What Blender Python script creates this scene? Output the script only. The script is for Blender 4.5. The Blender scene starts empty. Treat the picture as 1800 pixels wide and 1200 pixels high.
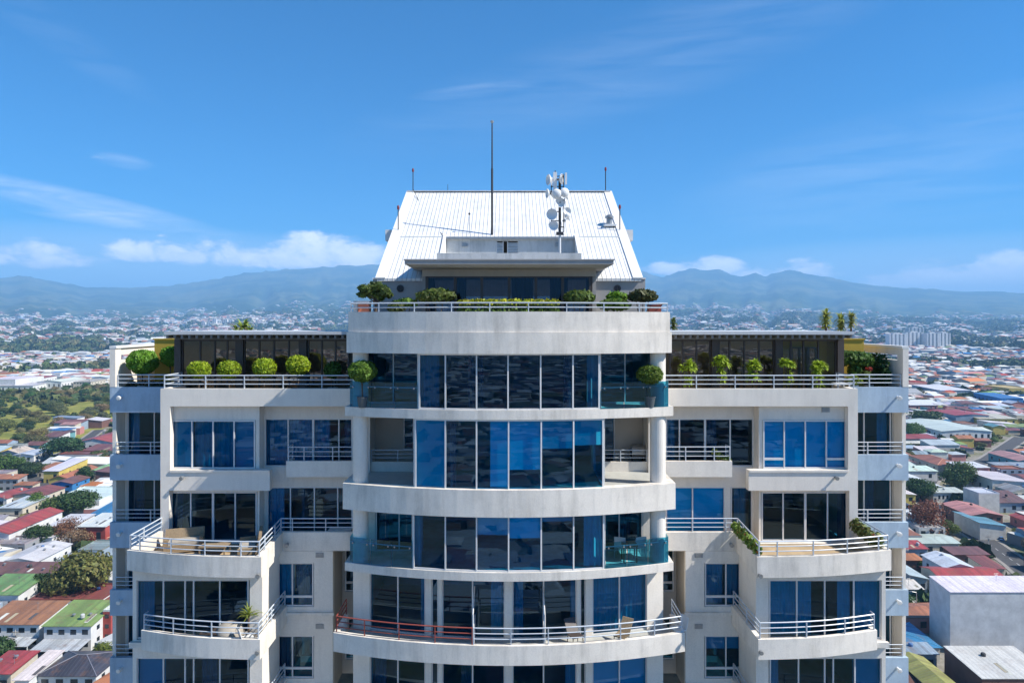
import bpy, bmesh, math, random
import numpy as np
from mathutils import Vector, noise as mnoise
R = random.Random(7)
NR = np.random.default_rng(5)
sc = bpy.context.scene
C = sc.collection
EYE = 95.0
F = 1200.0
def X(px, d): return (px - 895.0) * d / F
def Z(py, d): return EYE - (py - 565.0) * d / F
def E(z): return EYE + z

# ------------------------------------------------------------------ materials
def newmat(name):
    m = bpy.data.materials.new(name); m.use_nodes = True
    nt = m.node_tree; nt.nodes.clear()
    out = nt.nodes.new('ShaderNodeOutputMaterial')
    return m, nt, out
def N(nt, t, **kw):
    n = nt.nodes.new(t)
    for k, v in kw.items():
        if k.startswith('i_'):
            key = k[2:]
            n.inputs[int(key) if key.isdigit() else key].default_value = v
        else: setattr(n, k, v)
    return n
def L(nt, a, b): nt.links.new(a, b)
def math_(nt, op, a, b=None, clamp=False):
    n = nt.nodes.new('ShaderNodeMath'); n.operation = op; n.use_clamp = clamp
    for i, v in enumerate((a, b)):
        if v is None: continue
        if isinstance(v, (int, float)): n.inputs[i].default_value = v
        else: nt.links.new(v, n.inputs[i])
    return n.outputs[0]
def mixc(nt, fac, a, b, typ='MIX'):
    n = nt.nodes.new('ShaderNodeMix'); n.data_type = 'RGBA'; n.blend_type = typ
    for k, v in ((0, fac), (6, a), (7, b)):
        if isinstance(v, (int, float)): n.inputs[k].default_value = v
        elif isinstance(v, tuple): n.inputs[k].default_value = v if len(v) == 4 else v + (1,)
        else: nt.links.new(v, n.inputs[k])
    return n.outputs[2]
def ramp(nt, fac, stops):
    n = nt.nodes.new('ShaderNodeValToRGB')
    el = n.color_ramp.elements
    while len(el) < len(stops): el.new(.5)
    for e, (p, c) in zip(el, stops):
        e.position = p; e.color = (c if isinstance(c, tuple) else (c, c, c)) + (1,)
    nt.links.new(fac, n.inputs[0]); return n.outputs[0]

def plaster(name, base, stain=(.30, .29, .27), amt=.5, streak=.5, rough=.85, bump=.15):
    m, nt, out = newmat(name)
    tc = N(nt, 'ShaderNodeTexCoord'); geo = N(nt, 'ShaderNodeNewGeometry')
    mp = N(nt, 'ShaderNodeMapping'); mp.inputs['Scale'].default_value = (1, 1, .16)
    L(nt, tc.outputs['Object'], mp.inputs['Vector'])
    n1 = N(nt, 'ShaderNodeTexNoise', i_Scale=2.2, i_Detail=7.0, i_Roughness=.68); L(nt, mp.outputs[0], n1.inputs['Vector'])
    n2 = N(nt, 'ShaderNodeTexNoise', i_Scale=.75, i_Detail=9.0, i_Roughness=.65); L(nt, tc.outputs['Object'], n2.inputs['Vector'])
    n3 = N(nt, 'ShaderNodeTexNoise', i_Scale=22.0, i_Detail=4.0); L(nt, tc.outputs['Object'], n3.inputs['Vector'])
    s1 = ramp(nt, n1.outputs[0], [(.47, 0.0), (.72, 1.0)])
    s2 = ramp(nt, n2.outputs[0], [(.42, 0.0), (.75, 1.0)])
    k = math_(nt, 'ADD', math_(nt, 'MULTIPLY', s1, streak), math_(nt, 'MULTIPLY', s2, amt), True)
    c = mixc(nt, k, base, stain)
    c = mixc(nt, .25, c, ramp(nt, n3.outputs[0], [(.3, .6), (.7, 1.0)]), 'MULTIPLY')
    # grime that collects on upward facing ledges
    sx = N(nt, 'ShaderNodeSeparateXYZ'); L(nt, geo.outputs['Normal'], sx.inputs[0])
    up = math_(nt, 'MULTIPLY', math_(nt, 'GREATER_THAN', sx.outputs[2], .7), math_(nt, 'MULTIPLY', s2, .6))
    c = mixc(nt, up, c, (.22, .21, .19))
    b = N(nt, 'ShaderNodeBsdfPrincipled', i_Roughness=rough); L(nt, c, b.inputs['Base Color'])
    b.inputs['Specular IOR Level'].default_value = .25
    bp = N(nt, 'ShaderNodeBump', i_Strength=bump, i_Distance=.02); L(nt, n3.outputs[0], bp.inputs['Height']); L(nt, bp.outputs[0], b.inputs['Normal'])
    L(nt, b.outputs[0], out.inputs[0]); return m
def paint(name, base=None, rough=.5, metal=0.0, var=.25, scale=3.0, spec=.5):
    """base None: the colour of the object itself"""
    m, nt, out = newmat(name)
    tc = N(nt, 'ShaderNodeTexCoord')
    n1 = N(nt, 'ShaderNodeTexNoise', i_Scale=scale, i_Detail=6.0, i_Roughness=.65); L(nt, tc.outputs['Object'], n1.inputs['Vector'])
    if base is None:
        oi = N(nt, 'ShaderNodeObjectInfo'); col = oi.outputs['Color']
    else: col = base
    c = mixc(nt, 1.0, col, ramp(nt, n1.outputs[0], [(.3, 1 - var), (.7, 1.0)]), 'MULTIPLY')
    b = N(nt, 'ShaderNodeBsdfPrincipled', i_Roughness=rough, i_Metallic=metal); L(nt, c, b.inputs['Base Color'])
    b.inputs['Specular IOR Level'].default_value = spec
    L(nt, b.outputs[0], out.inputs[0]); return m
def glass(name, tint, base=.10, refl=(.48, .76, 1.0), bump=.0002, k=.7, dirt=0.0):
    m, nt, out = newmat(name)
    tc = N(nt, 'ShaderNodeTexCoord')
    n1 = N(nt, 'ShaderNodeTexNoise', i_Scale=.9, i_Detail=1.0); L(nt, tc.outputs['Object'], n1.inputs['Vector'])
    bp = N(nt, 'ShaderNodeBump', i_Strength=1.0, i_Distance=bump); L(nt, n1.outputs[0], bp.inputs['Height'])
    tr = N(nt, 'ShaderNodeBsdfTransparent', i_Color=tint + (1,))
    gl = N(nt, 'ShaderNodeBsdfGlossy', i_Color=refl + (1,), i_Roughness=.004); L(nt, bp.outputs[0], gl.inputs['Normal'])
    fr = N(nt, 'ShaderNodeFresnel', i_IOR=1.5); 
    f = math_(nt, 'ADD', math_(nt, 'MULTIPLY', fr.outputs[0], k), base, True)
    mx = N(nt, 'ShaderNodeMixShader'); L(nt, f, mx.inputs[0]); L(nt, tr.outputs[0], mx.inputs[1]); L(nt, gl.outputs[0], mx.inputs[2])
    L(nt, mx.outputs[0], out.inputs[0]); return m
def leafmat(name, base=None, trans=.35):
    m, nt, out = newmat(name)
    at = N(nt, 'ShaderNodeAttribute', attribute_name='Col')
    if base is None:
        oi = N(nt, 'ShaderNodeObjectInfo'); col = oi.outputs['Color']
    else: col = base
    c = mixc(nt, 1.0, col, at.outputs['Color'], 'MULTIPLY')
    d = N(nt, 'ShaderNodeBsdfPrincipled', i_Roughness=.55); d.inputs['Specular IOR Level'].default_value = .3; L(nt, c, d.inputs['Base Color'])
    t = N(nt, 'ShaderNodeBsdfTranslucent'); L(nt, c, t.inputs[0])
    mx = N(nt, 'ShaderNodeMixShader', i_0=trans); L(nt, d.outputs[0], mx.inputs[1]); L(nt, t.outputs[0], mx.inputs[2])
    L(nt, mx.outputs[0], out.inputs[0]); return m
def sheet_roof(name, base=None, pitch=.9, axis='X', depth=.04, rust=.5, rough=.45, var=.3, line=.45, metal=0.0):
    """corrugated or standing seam sheet: ribs are bumps, colour varies sheet by sheet"""
    m, nt, out = newmat(name)
    tc = N(nt, 'ShaderNodeTexCoord')
    sx = N(nt, 'ShaderNodeSeparateXYZ'); L(nt, tc.outputs['Object'], sx.inputs[0])
    ax = sx.outputs[0 if axis == 'X' else 1]
    ph = math_(nt, 'DIVIDE', ax, pitch)
    fr = math_(nt, 'FRACT', ph)
    rib = math_(nt, 'SUBTRACT', 1.0, math_(nt, 'MULTIPLY', math_(nt, 'ABSOLUTE', math_(nt, 'SUBTRACT', fr, .5)), 8.0), True)
    if base is None:
        oi = N(nt, 'ShaderNodeObjectInfo'); col = oi.outputs['Color']
    else: col = base
    wn = N(nt, 'ShaderNodeTexWhiteNoise', noise_dimensions='1D'); L(nt, math_(nt, 'FLOOR', ph), wn.inputs['W'])
    c = mixc(nt, 1.0, col, ramp(nt, wn.outputs[0], [(0, 1 - var), (1, 1.0)]), 'MULTIPLY')
    n1 = N(nt, 'ShaderNodeTexNoise', i_Scale=.35, i_Detail=8.0, i_Roughness=.7); L(nt, tc.outputs['Object'], n1.inputs['Vector'])
    c = mixc(nt, math_(nt, 'MULTIPLY', ramp(nt, n1.outputs[0], [(.5, 0.0), (.68, 1.0)]), rust), c, (.20, .10, .055))
    n2 = N(nt, 'ShaderNodeTexNoise', i_Scale=1.6, i_Detail=5.0); L(nt, tc.outputs['Object'], n2.inputs['Vector'])
    c = mixc(nt, .4, c, ramp(nt, n2.outputs[0], [(.3, .55), (.65, 1.0)]), 'MULTIPLY')
    c = mixc(nt, math_(nt, 'MULTIPLY', rib, line), c, (.12, .12, .12))
    b = N(nt, 'ShaderNodeBsdfPrincipled', i_Roughness=rough, i_Metallic=metal); L(nt, c, b.inputs['Base Color'])
    bp = N(nt, 'ShaderNodeBump', i_Strength=.8, i_Distance=depth); L(nt, rib, bp.inputs['Height']); L(nt, bp.outputs[0], b.inputs['Normal'])
    L(nt, b.outputs[0], out.inputs[0]); return m
def attr_col(name, rough=.8):
    m, nt, out = newmat(name)
    at = N(nt, 'ShaderNodeAttribute', attribute_name='Col')
    b = N(nt, 'ShaderNodeBsdfPrincipled', i_Roughness=rough); b.inputs['Specular IOR Level'].default_value = .2
    L(nt, at.outputs['Color'], b.inputs['Base Color']); L(nt, b.outputs[0], out.inputs[0]); return m

M = {}
M['plaster'] = plaster('painted_plaster', (.86, .795, .70), stain=(.60, .555, .49), amt=.34, streak=.36)
M['weathered'] = plaster('weathered_plaster', (.86, .795, .70), stain=(.47, .435, .38), amt=.42, streak=.5)
M['blue_band'] = plaster('pale_blue_plaster', (.43, .545, .65), stain=(.27, .36, .45), amt=.5, streak=.6)
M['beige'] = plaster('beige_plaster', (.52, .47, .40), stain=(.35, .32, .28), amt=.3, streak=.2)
M['grey_wall'] = plaster('grey_plaster', (.40, .385, .37), stain=(.28, .27, .26), amt=.3, streak=.3)
M['concrete'] = plaster('stained_concrete', (.62, .63, .62), stain=(.30, .33, .33), amt=.4, streak=.8)
M['yellow'] = plaster('ochre_plaster', (.52, .36, .06), stain=(.36, .24, .05), amt=.3, streak=.3)
M['interior'] = paint('interior_paint', (.62, .59, .55), .8, var=.2)
M['deck'] = paint('terracotta_deck', (.50, .37, .22), .7, var=.35, scale=1.6)
M['tilefloor'] = paint('pale_floor_tile', (.50, .50, .46), .4, var=.2)
M['frame'] = paint('white_aluminium', (.72, .72, .70), .4, var=.12)
M['darkframe'] = paint('dark_bronze_aluminium', (.075, .058, .05), .45, var=.2)
M['rail'] = paint('pale_rail_paint', (.56, .61, .66), .35, var=.12)
M['rail_red'] = paint('rust_red_primer', (.32, .07, .05), .6, var=.3)
M['glass'] = glass('blue_tinted_glass', (.035, .54, .82), .025)
M['glass_deep'] = glass('deep_blue_glass', (.03, .45, .70), .028)
M['glass_bright'] = glass('bright_blue_glass', (.03, .64, .98), .012)
M['glass_side'] = glass('dark_blue_glass', (.05, .38, .60), .032)
M['glass_bronze'] = glass('bronze_tinted_glass', (.55, .47, .40), .10, (1.0, .88, .76))
M['glass_pent'] = glass('smoked_glass', (.10, .12, .15), .02, k=.5)
M['glass_teal'] = glass('teal_balustrade_glass', (.08, .48, .68), .05, (.5, .85, 1.0))
M['glass_clear'] = glass('clear_glass', (.86, .86, .82), .02)
M['roof_edge'] = paint('roof_edge_paint', (.55, .57, .58), .5, var=.15)
M['rafter'] = paint('rafter_paint', (.20, .20, .20), .6, var=.2)
M['curtain'] = paint('curtain_cloth', (.66, .66, .66), .9, var=.15)
M['curtain_grey'] = paint('grey_curtain_cloth', (.22, .23, .25), .9, var=.2)
M['blind'] = paint('roller_blind', (.80, .80, .80), .9, var=.06)
M['metal_roof'] = sheet_roof('white_standing_seam', (.79, .79, .77), pitch=.20, depth=.03, rust=.03, var=.04, line=.20, rough=.45)
M['white_trim'] = paint('white_flashing', (.80, .79, .76), .5, var=.12)
M['steel'] = paint('galvanised_steel', (.42, .43, .43), .4, .6, var=.3)
M['darksteel'] = paint('dark_steel', (.06, .06, .065), .5, .3, var=.3)
M['dish'] = paint('white_dish', (.80, .80, .78), .45, var=.08)
M['red_lamp'] = paint('red_lamp_plastic', (.22, .03, .03), .4, var=.1)
M['leaf'] = leafmat('leaf')
M['bark'] = paint('bark', (.13, .09, .06), .9, var=.5, scale=6)
M['pot'] = paint('pot_glaze', None, .6, var=.2)
M['col'] = paint('object_paint', None, .55, var=.18, scale=1.2)
M['wicker'] = paint('wicker', (.34, .25, .15), .8, var=.5, scale=25)
M['cushion'] = paint('cushion_cloth', (.40, .36, .30), .9, var=.2)
M['roofA'] = sheet_roof('coloured_sheet_roof', None, pitch=1.0, rust=.6, var=.38, line=.4)
M['roofW'] = sheet_roof('pale_sheet_roof', None, pitch=1.2, rust=.22, var=.2, line=.3, rough=.4)
M['hwall'] = plaster('house_wall', (.6, .6, .6))
M['hpaint'] = paint('house_paint', None, .85, var=.3, scale=.35)
M['hglass'] = paint('house_window_glass', (.03, .04, .05), .1, var=.4)
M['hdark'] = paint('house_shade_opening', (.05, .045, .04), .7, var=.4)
M['citycol'] = attr_col('city_paint')
M['carpaint'] = paint('car_paint', None, .25, .0, var=.05)
M['rubber'] = paint('rubber', (.02, .02, .02), .8, var=.2)

# ------------------------------------------------------------------ mesh building
ORIG = {}
class MB:
    def __init__(s): s.v = []; s.f = []; s.closed = True
    def add(s, vs, fs):
        o = len(s.v); s.v += [tuple(v) for v in vs]; s.f += [tuple(i + o for i in f) for f in fs]; return s
    def prism(s, poly, z0, z1):
        n = len(poly)
        vs = [(x, y, z0) for x, y in poly] + [(x, y, z1) for x, y in poly]
        fs = [tuple(range(n))[::-1], tuple(range(n, 2 * n))] + [(i, (i + 1) % n, n + (i + 1) % n, n + i) for i in range(n)]
        return s.add(vs, fs)
    def box(s, x0, x1, y0, y1, z0, z1):
        x0, x1 = sorted((x0, x1)); y0, y1 = sorted((y0, y1)); z0, z1 = sorted((z0, z1))
        return s.prism([(x0, y0), (x1, y0), (x1, y1), (x0, y1)], z0, z1)
    def hexa(s, p):   # 8 points: bottom 4, top 4
        return s.add(p, [(3, 2, 1, 0), (4, 5, 6, 7), (0, 1, 5, 4), (1, 2, 6, 5), (2, 3, 7, 6), (3, 0, 4, 7)])
    def quad(s, a, b, c, d): s.closed = False; return s.add([a, b, c, d], [(0, 1, 2, 3)])
    def path(s, pts, th, z0, z1, closed=False):
        """upright wall of thickness th to the +offset side of a plan polyline"""
        off = offset(pts, th)
        n = len(pts)
        vs = []
        for (a, b) in zip(pts, off): vs += [(a[0], a[1], z0), (a[0], a[1], z1), (b[0], b[1], z1), (b[0], b[1], z0)]
        fs = []
        for i in range(n - 1):
            o, q = 4 * i, 4 * i + 4
            for k in range(4): fs.append((o + k, o + (k + 1) % 4, q + (k + 1) % 4, q + k))
        fs += [(0, 1, 2, 3)[::-1], (4 * n - 4, 4 * n - 3, 4 * n - 2, 4 * n - 1)]
        return s.add(vs, fs)
    def tube(s, p0, p1, r, n=6, r1=None):
        p0 = Vector(p0); p1 = Vector(p1); r1 = r if r1 is None else r1
        d = (p1 - p0)
        if d.length < 1e-6: return s
        d.normalize(); a = d.orthogonal().normalized(); b = d.cross(a)
        vs = []
        for p, q in ((p0, r), (p1, r1)):
            for i in range(n):
                t = 2 * math.pi * i / n; vs.append(p + a * (q * math.cos(t)) + b * (q * math.sin(t)))
        return s.add(vs, [tuple(range(n))[::-1], tuple(range(n, 2 * n))] + [(i, (i + 1) % n, n + (i + 1) % n, n + i) for i in range(n)])
    def chain(s, pts, r, n=6):
        for a, b in zip(pts[:-1], pts[1:]): s.tube(a, b, r, n)
        return s
    def lathe(s, prof, o=(0, 0, 0), ax=(0, 0, 1), n=16):
        ax = Vector(ax).normalized(); a = ax.orthogonal().normalized(); b = ax.cross(a); o = Vector(o)
        vs = []
        for (r, h) in prof:
            for i in range(n):
                t = 2 * math.pi * i / n; vs.append(o + ax * h + a * (r * math.cos(t)) + b * (r * math.sin(t)))
        fs = []
        for j in range(len(prof) - 1):
            for i in range(n): fs.append((j * n + i, j * n + (i + 1) % n, (j + 1) * n + (i + 1) % n, (j + 1) * n + i))
        fs += [tuple(range(n))[::-1], tuple(range((len(prof) - 1) * n, len(prof) * n))]
        return s.add(vs, fs)
    def wallholes(s, x0, x1, z0, z1, y, th, holes):
        """wall in an x-z plane, front face at y, with reveals round its openings"""
        xs = sorted({x0, x1, *[h[0] for h in holes], *[h[1] for h in holes]}); zs = sorted({z0, z1, *[h[2] for h in holes], *[h[3] for h in holes]})
        xs = [x for x in xs if x0 <= x <= x1]; zs = [z for z in zs if z0 <= z <= z1]
        nx, nz = len(xs), len(zs)
        def solid(i, j):
            if not (0 <= i < nx - 1 and 0 <= j < nz - 1): return False
            cx, cz = (xs[i] + xs[i + 1]) / 2, (zs[j] + zs[j + 1]) / 2
            return not any(h[0] < cx < h[1] and h[2] < cz < h[3] for h in holes)
        o = len(s.v)
        for yy in (y, y + th):
            for z in zs:
                for x in xs: s.v.append((x, yy, z))
        V = lambda i, j, k: o + k * nx * nz + j * nx + i
        for i in range(nx - 1):
            for j in range(nz - 1):
                if not solid(i, j): continue
                s.f.append((V(i, j, 0), V(i + 1, j, 0), V(i + 1, j + 1, 0), V(i, j + 1, 0)))
                s.f.append((V(i, j, 1), V(i, j + 1, 1), V(i + 1, j + 1, 1), V(i + 1, j, 1)))
                for (di, dj, a, b) in ((-1, 0, (i, j), (i, j + 1)), (1, 0, (i + 1, j + 1), (i + 1, j)), (0, -1, (i + 1, j), (i, j)), (0, 1, (i, j + 1), (i + 1, j + 1))):
                    if not solid(i + di, j + dj):
                        s.f.append((V(*a, 0), V(*b, 0), V(*b, 1), V(*a, 1)))
        return s
    def build(s, name, mat, parent=None, smooth=False, color=None, local=False, merge=False):
        me = bpy.data.meshes.new(name)
        vs = s.v
        if parent is not None and not local:
            o = ORIG[parent.name]; vs = [(a - o[0], b - o[1], c - o[2]) for a, b, c in vs]
        me.from_pydata(vs, [], s.f)
        if s.closed:
            bm = bmesh.new(); bm.from_mesh(me)
            if merge: bmesh.ops.remove_doubles(bm, verts=bm.verts, dist=1e-4)
            bmesh.ops.recalc_face_normals(bm, faces=bm.faces); bm.to_mesh(me); bm.free()
        if smooth: me.shade_smooth()
        return link(name, me, mat, parent, color, local)
def link(name, me, mat, parent=None, color=None, local=False):
    o = bpy.data.objects.new(name, me); C.objects.link(o)
    if mat is not None and not me.materials: me.materials.append(mat)
    if parent is not None:
        o.parent = parent; ORIG[o.name] = ORIG[parent.name]
    else: ORIG[o.name] = (0, 0, 0)
    if color: o.color = tuple(color[:3]) + (1,)
    return o
def offset(pts, th):
    n = len(pts); out = []
    for i in range(n):
        ds = []
        if i > 0: ds.append(Vector((pts[i][0] - pts[i - 1][0], pts[i][1] - pts[i - 1][1])).normalized())
        if i < n - 1: ds.append(Vector((pts[i + 1][0] - pts[i][0], pts[i + 1][1] - pts[i][1])).normalized())
        nn = [Vector((-d.y, d.x)) for d in ds]
        m = sum(nn, Vector((0, 0))).normalized()
        k = th / max(.35, m.dot(nn[0]))
        out.append((pts[i][0] + m.x * k, pts[i][1] + m.y * k))
    return out
USED = set()
def thing(name, label, cat, loc=(0, 0, 0), rot=0.0, group=None):
    o = bpy.data.objects.new(name, None); C.objects.link(o); o.empty_display_size = .3
    o.location = loc; o.rotation_euler = (0, 0, rot); ORIG[o.name] = tuple(loc)
    tag(o, label, cat, group); return o
def tag(o, label, cat, group=None, kind=None):
    if label: o['label'] = label
    if cat: o['category'] = cat
    if group: o['group'] = group
    if kind: o['kind'] = kind
    return o
def copy_thing(root, loc, rot=0.0, scale=1.0, label=None, color=None):
    r = root.copy(); C.objects.link(r); r.location = loc; r.rotation_euler = (0, 0, rot)
    r.scale = (scale,) * 3 if not isinstance(scale, tuple) else scale
    ORIG[r.name] = tuple(loc)
    if label: r['label'] = label
    for ch in root.children:
        c = ch.copy(); C.objects.link(c); c.parent = r
        if color and ch.name.split('.')[0] in color: c.color = color[ch.name.split('.')[0]] + (1,)
        for g in ch.children:
            d = g.copy(); C.objects.link(d); d.parent = c
    return r
def np_mesh(name, V, Q, col=None):
    """V (n,3), Q (m,k) faces of equal size, col (m,3) per face"""
    me = bpy.data.meshes.new(name)
    n, (m, k) = len(V), Q.shape
    me.vertices.add(n); me.vertices.foreach_set('co', V.astype(np.float32).ravel())
    me.loops.add(m * k); me.loops.foreach_set('vertex_index', Q.astype(np.int32).ravel())
    me.polygons.add(m); me.polygons.foreach_set('loop_start', np.arange(0, m * k, k, dtype=np.int32)); me.polygons.foreach_set('loop_total', np.full(m, k, dtype=np.int32))
    me.update(calc_edges=True); me.validate(); me.shade_flat()
    if col is not None:
        a = me.attributes.new('Col', 'FLOAT_COLOR', 'FACE')
        a.data.foreach_set('color', np.concatenate([col, np.ones((m, 1))], 1).astype(np.float32).ravel())
    return me
def leaf_mesh(name, blobs, size, seed=1, shell=.55, spread=.45, aspect=1.8, flat=0.0, bum_=1.0):
    """leaf sized diamonds spread through the volume of ellipsoid clumps; blobs (x,y,z,rx,ry,rz,count)"""
    g = np.random.default_rng(seed); P = []; Nn = []; T = []
    for (x, y, z, rx, ry, rz, n) in blobs:
        d = g.normal(size=(n, 3)); d /= np.linalg.norm(d, axis=1)[:, None]
        r = np.where(g.random(n) < .7, shell + (1 - shell) * g.random(n) ** .6, g.random(n) ** .5)
        bum = 1 + bum_ * .10 * np.sin(d[:, 0] * 9 + seed) * np.sin(d[:, 1] * 8 + 2 * seed) + bum_ * .08 * np.sin(d[:, 2] * 11)
        p = d * (r * bum)[:, None] * np.array([rx, ry, rz]) + np.array([x, y, z])
        P.append(p); Nn.append(d); T.append(np.full(n, .82 + .36 * g.random()))
    P = np.concatenate(P); D = np.concatenate(Nn); T = np.concatenate(T); n = len(P)
    nrm = D + g.normal(size=(n, 3)) * spread + np.array([0, 0, flat]); nrm /= np.linalg.norm(nrm, axis=1)[:, None]
    a = np.cross(nrm, g.normal(size=(n, 3))); a /= np.linalg.norm(a, axis=1)[:, None]
    b = np.cross(nrm, a)
    s = size * (.6 + .8 * g.random(n))[:, None]
    V = np.stack([P + a * s * .5 * aspect, P + b * s * .5, P - a * s * .5 * aspect, P - b * s * .5], 1).reshape(-1, 3)
    Q = np.arange(4 * n).reshape(n, 4)
    c = (T * (.55 + .9 * g.random(n)))[:, None] * np.stack([1 + .25 * (g.random(n) - .5), np.ones(n), 1 + .2 * (g.random(n) - .5)], 1)
    return np_mesh(name, V, Q, c)
# ------------------------------------------------------------------ the apartment tower
T = thing('apartment_tower', 'tall pale grey apartment tower with a curved glass front and white metal roof', 'building', (0, 31, 0))
FL = [E(-.30), E(-3.4), E(-6.5), E(-9.6), E(-12.7), E(-15.8), E(-18.9)]   # finished floor levels
def CV(x, off=0.0): return 26.1 + x * x / 37.2 + off                       # plan curve of the front
def arc(x0, x1, off=0.0, n=20): return [(x0 + (x1 - x0) * i / n, CV(x0 + (x1 - x0) * i / n, off)) for i in range(n + 1)]
def wall(name, mb, mat='plaster', parent=None): return mb.build(name, M[mat], parent or T)

def seg_box(mb, a, b, w, z0, z1):
    d = Vector((b[0] - a[0], b[1] - a[1])).normalized(); n = Vector((-d.y, d.x)) * (w / 2)
    mb.prism([(a[0] - n.x, a[1] - n.y), (b[0] - n.x, b[1] - n.y), (b[0] + n.x, b[1] + n.y), (a[0] + n.x, a[1] + n.y)], z0, z1)
def window(pts, z0, z1, mat='glass', cover=None, bar=.055, dep=.09, low=None, fmat='frame', name='window', mull=None, top=.06, tilt=.004, mats=None):
    """pts: plan points, one at every upright.  low: {pane: z} adds a cross bar.  cover: {pane: (kind, f0, f1)}"""
    fr = MB(); pa = MB()
    n = len(pts)
    for i, p in enumerate(pts):
        q = pts[i + 1] if i < n - 1 else pts[i - 1]
        d = Vector((q[0] - p[0], q[1] - p[1])).normalized() * (bar / 2)
        w = bar * (1.7 if (mull and i in mull) else 1)
        dd = d * (w / bar)
        if i == 0: a, b = (p[0], p[1]), (p[0] + 2 * dd.x, p[1] + 2 * dd.y)
        elif i == n - 1: a, b = (p[0] + 2 * dd.x, p[1] + 2 * dd.y), (p[0], p[1])
        else: a, b = (p[0] - dd.x, p[1] - dd.y), (p[0] + dd.x, p[1] + dd.y)
        seg_box(fr, a, b, dep, z0, z1)
    rest = {}
    for i in range(n - 1):
        a, b = Vector(pts[i]), Vector(pts[i + 1]); d = (b - a).normalized()
        a2, b2 = a + d * bar * .5, b - d * bar * .5
        seg_box(fr, a2, b2, dep - .012, z0 + .002, z0 + top); seg_box(fr, a2, b2, dep - .012, z1 - top, z1 - .002)
        if low and i in low: seg_box(fr, a2, b2, dep - .006, low[i] - .05, low[i] + .05)
        t = [R.uniform(-tilt, tilt) for _ in range(4)]; nn = Vector((-d.y, d.x))
        c = [(a2, z0 + .03, t[0]), (b2, z0 + .03, t[1]), (b2, z1 - .03, t[2]), (a2, z1 - .03, t[0] + t[2] - t[1])]
        q = [(p.x + nn.x * k, p.y + nn.y * k, z) for p, z, k in c]
        m_ = (mats or {}).get(i, mat)
        rest.setdefault(m_, MB()).quad(*q)
    w = fr.build(name, M[fmat], T)
    for m_, pb in rest.items(): pb.build('pane', M[m_], w)
    for i, (kind, f0, f1) in (cover or {}).items():
        a, b = Vector(pts[i]), Vector(pts[i + 1]); d = b - a; nn = Vector((-d.y, d.x)).normalized()
        if nn.y < 0: nn = -nn
        p0 = a + d * f0; p1 = a + d * f1; ln = (p1 - p0).length
        cu = MB()
        if kind.startswith('drape'):
            k = max(4, int(ln / .045)); pp = []
            for j in range(k + 1):
                p = p0 + (p1 - p0) * (j / k) + nn * (.24 + .045 * math.sin(j * 1.25 + R.random() * .5)); pp.append((p.x, p.y))
            cu.path(pp, .012, z0 + .04, z1 - .03)
            cu.build('curtain', M['curtain_grey' if kind == 'drapeg' else 'curtain'], w)
        else:
            drop = float(kind[5:] or 1)
            seg_box(cu, p0 + nn * .16, p1 + nn * .16, .012, z1 - .03 - (z1 - z0 - .06) * drop, z1 - .03)
            cu.build('blind', M['blind'], w)
    return w
def px_pts(pxs, d, m): 
    p = [(m * X(x, d), d) for x in pxs]
    return p if m == 1 else p[::-1]
def railing(pts, z, h, rails=3, post=1.75, r=.022, mat='rail', name='balcony_railing', wall_gap=True):
    """pts plan polyline at the foot height z (or x,y,z)"""
    mb = MB()
    P = [Vector((p[0], p[1], 0)) for p in pts]
    for k in range(rails):
        zz = z + h * (1 - k * (1.0 / rails) if rails > 1 else 1)
        for a, b in zip(P[:-1], P[1:]): mb.tube((a.x, a.y, zz), (b.x, b.y, zz), r * (1.25 if k == 0 else 1), 6)
    # posts by arc length and at corners
    cum = [0]
    for a, b in zip(P[:-1], P[1:]): cum.append(cum[-1] + (b - a).length)
    n = max(1, round(cum[-1] / post))
    marks = {0.0, cum[-1]} | {cum[-1] * i / n for i in range(n + 1)}
    for i in range(1, len(P) - 1):
        u, v = (P[i] - P[i - 1]).normalized(), (P[i + 1] - P[i]).normalized()
        if u.dot(v) < .8:
            marks = {mm for mm in marks if abs(mm - cum[i]) > .35} | {cum[i]}
    for s in marks:
        for i in range(len(P) - 1):
            if cum[i] - 1e-6 <= s <= cum[i + 1] + 1e-6:
                t = (s - cum[i]) / max(1e-6, cum[i + 1] - cum[i]); p = P[i].lerp(P[i + 1], t)
                mb.box(p.x - .018, p.x + .018, p.y - .03, p.y + .03, z, z + h + .01); break
    return mb.build(name, M[mat], T)

# ---- central block -----------------------------------------------------------------
HB = 6.45
def slab_poly(off, hw, back=47.0):
    return arc(-hw, hw, off) + [(hw, back), (-hw, back)]
# floors
for k, (z, off, hw) in enumerate([(FL[0], .35, 6.30), (FL[1], .02, 6.56), (FL[2], .30, 6.30), (FL[3], .0, 6.56), (FL[4], -.10, 6.60), (FL[5], 1.0, 6.4)]):
    th = {0: .5, 1: .36, 2: .3, 3: .33, 4: .25, 5: .3}[k]
    mb = MB().prism(slab_poly(off, hw, 33), z - th, z)
    mb.build('floor_slab', M['weathered' if k in (1, 3) else 'tilefloor'], T)
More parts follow.
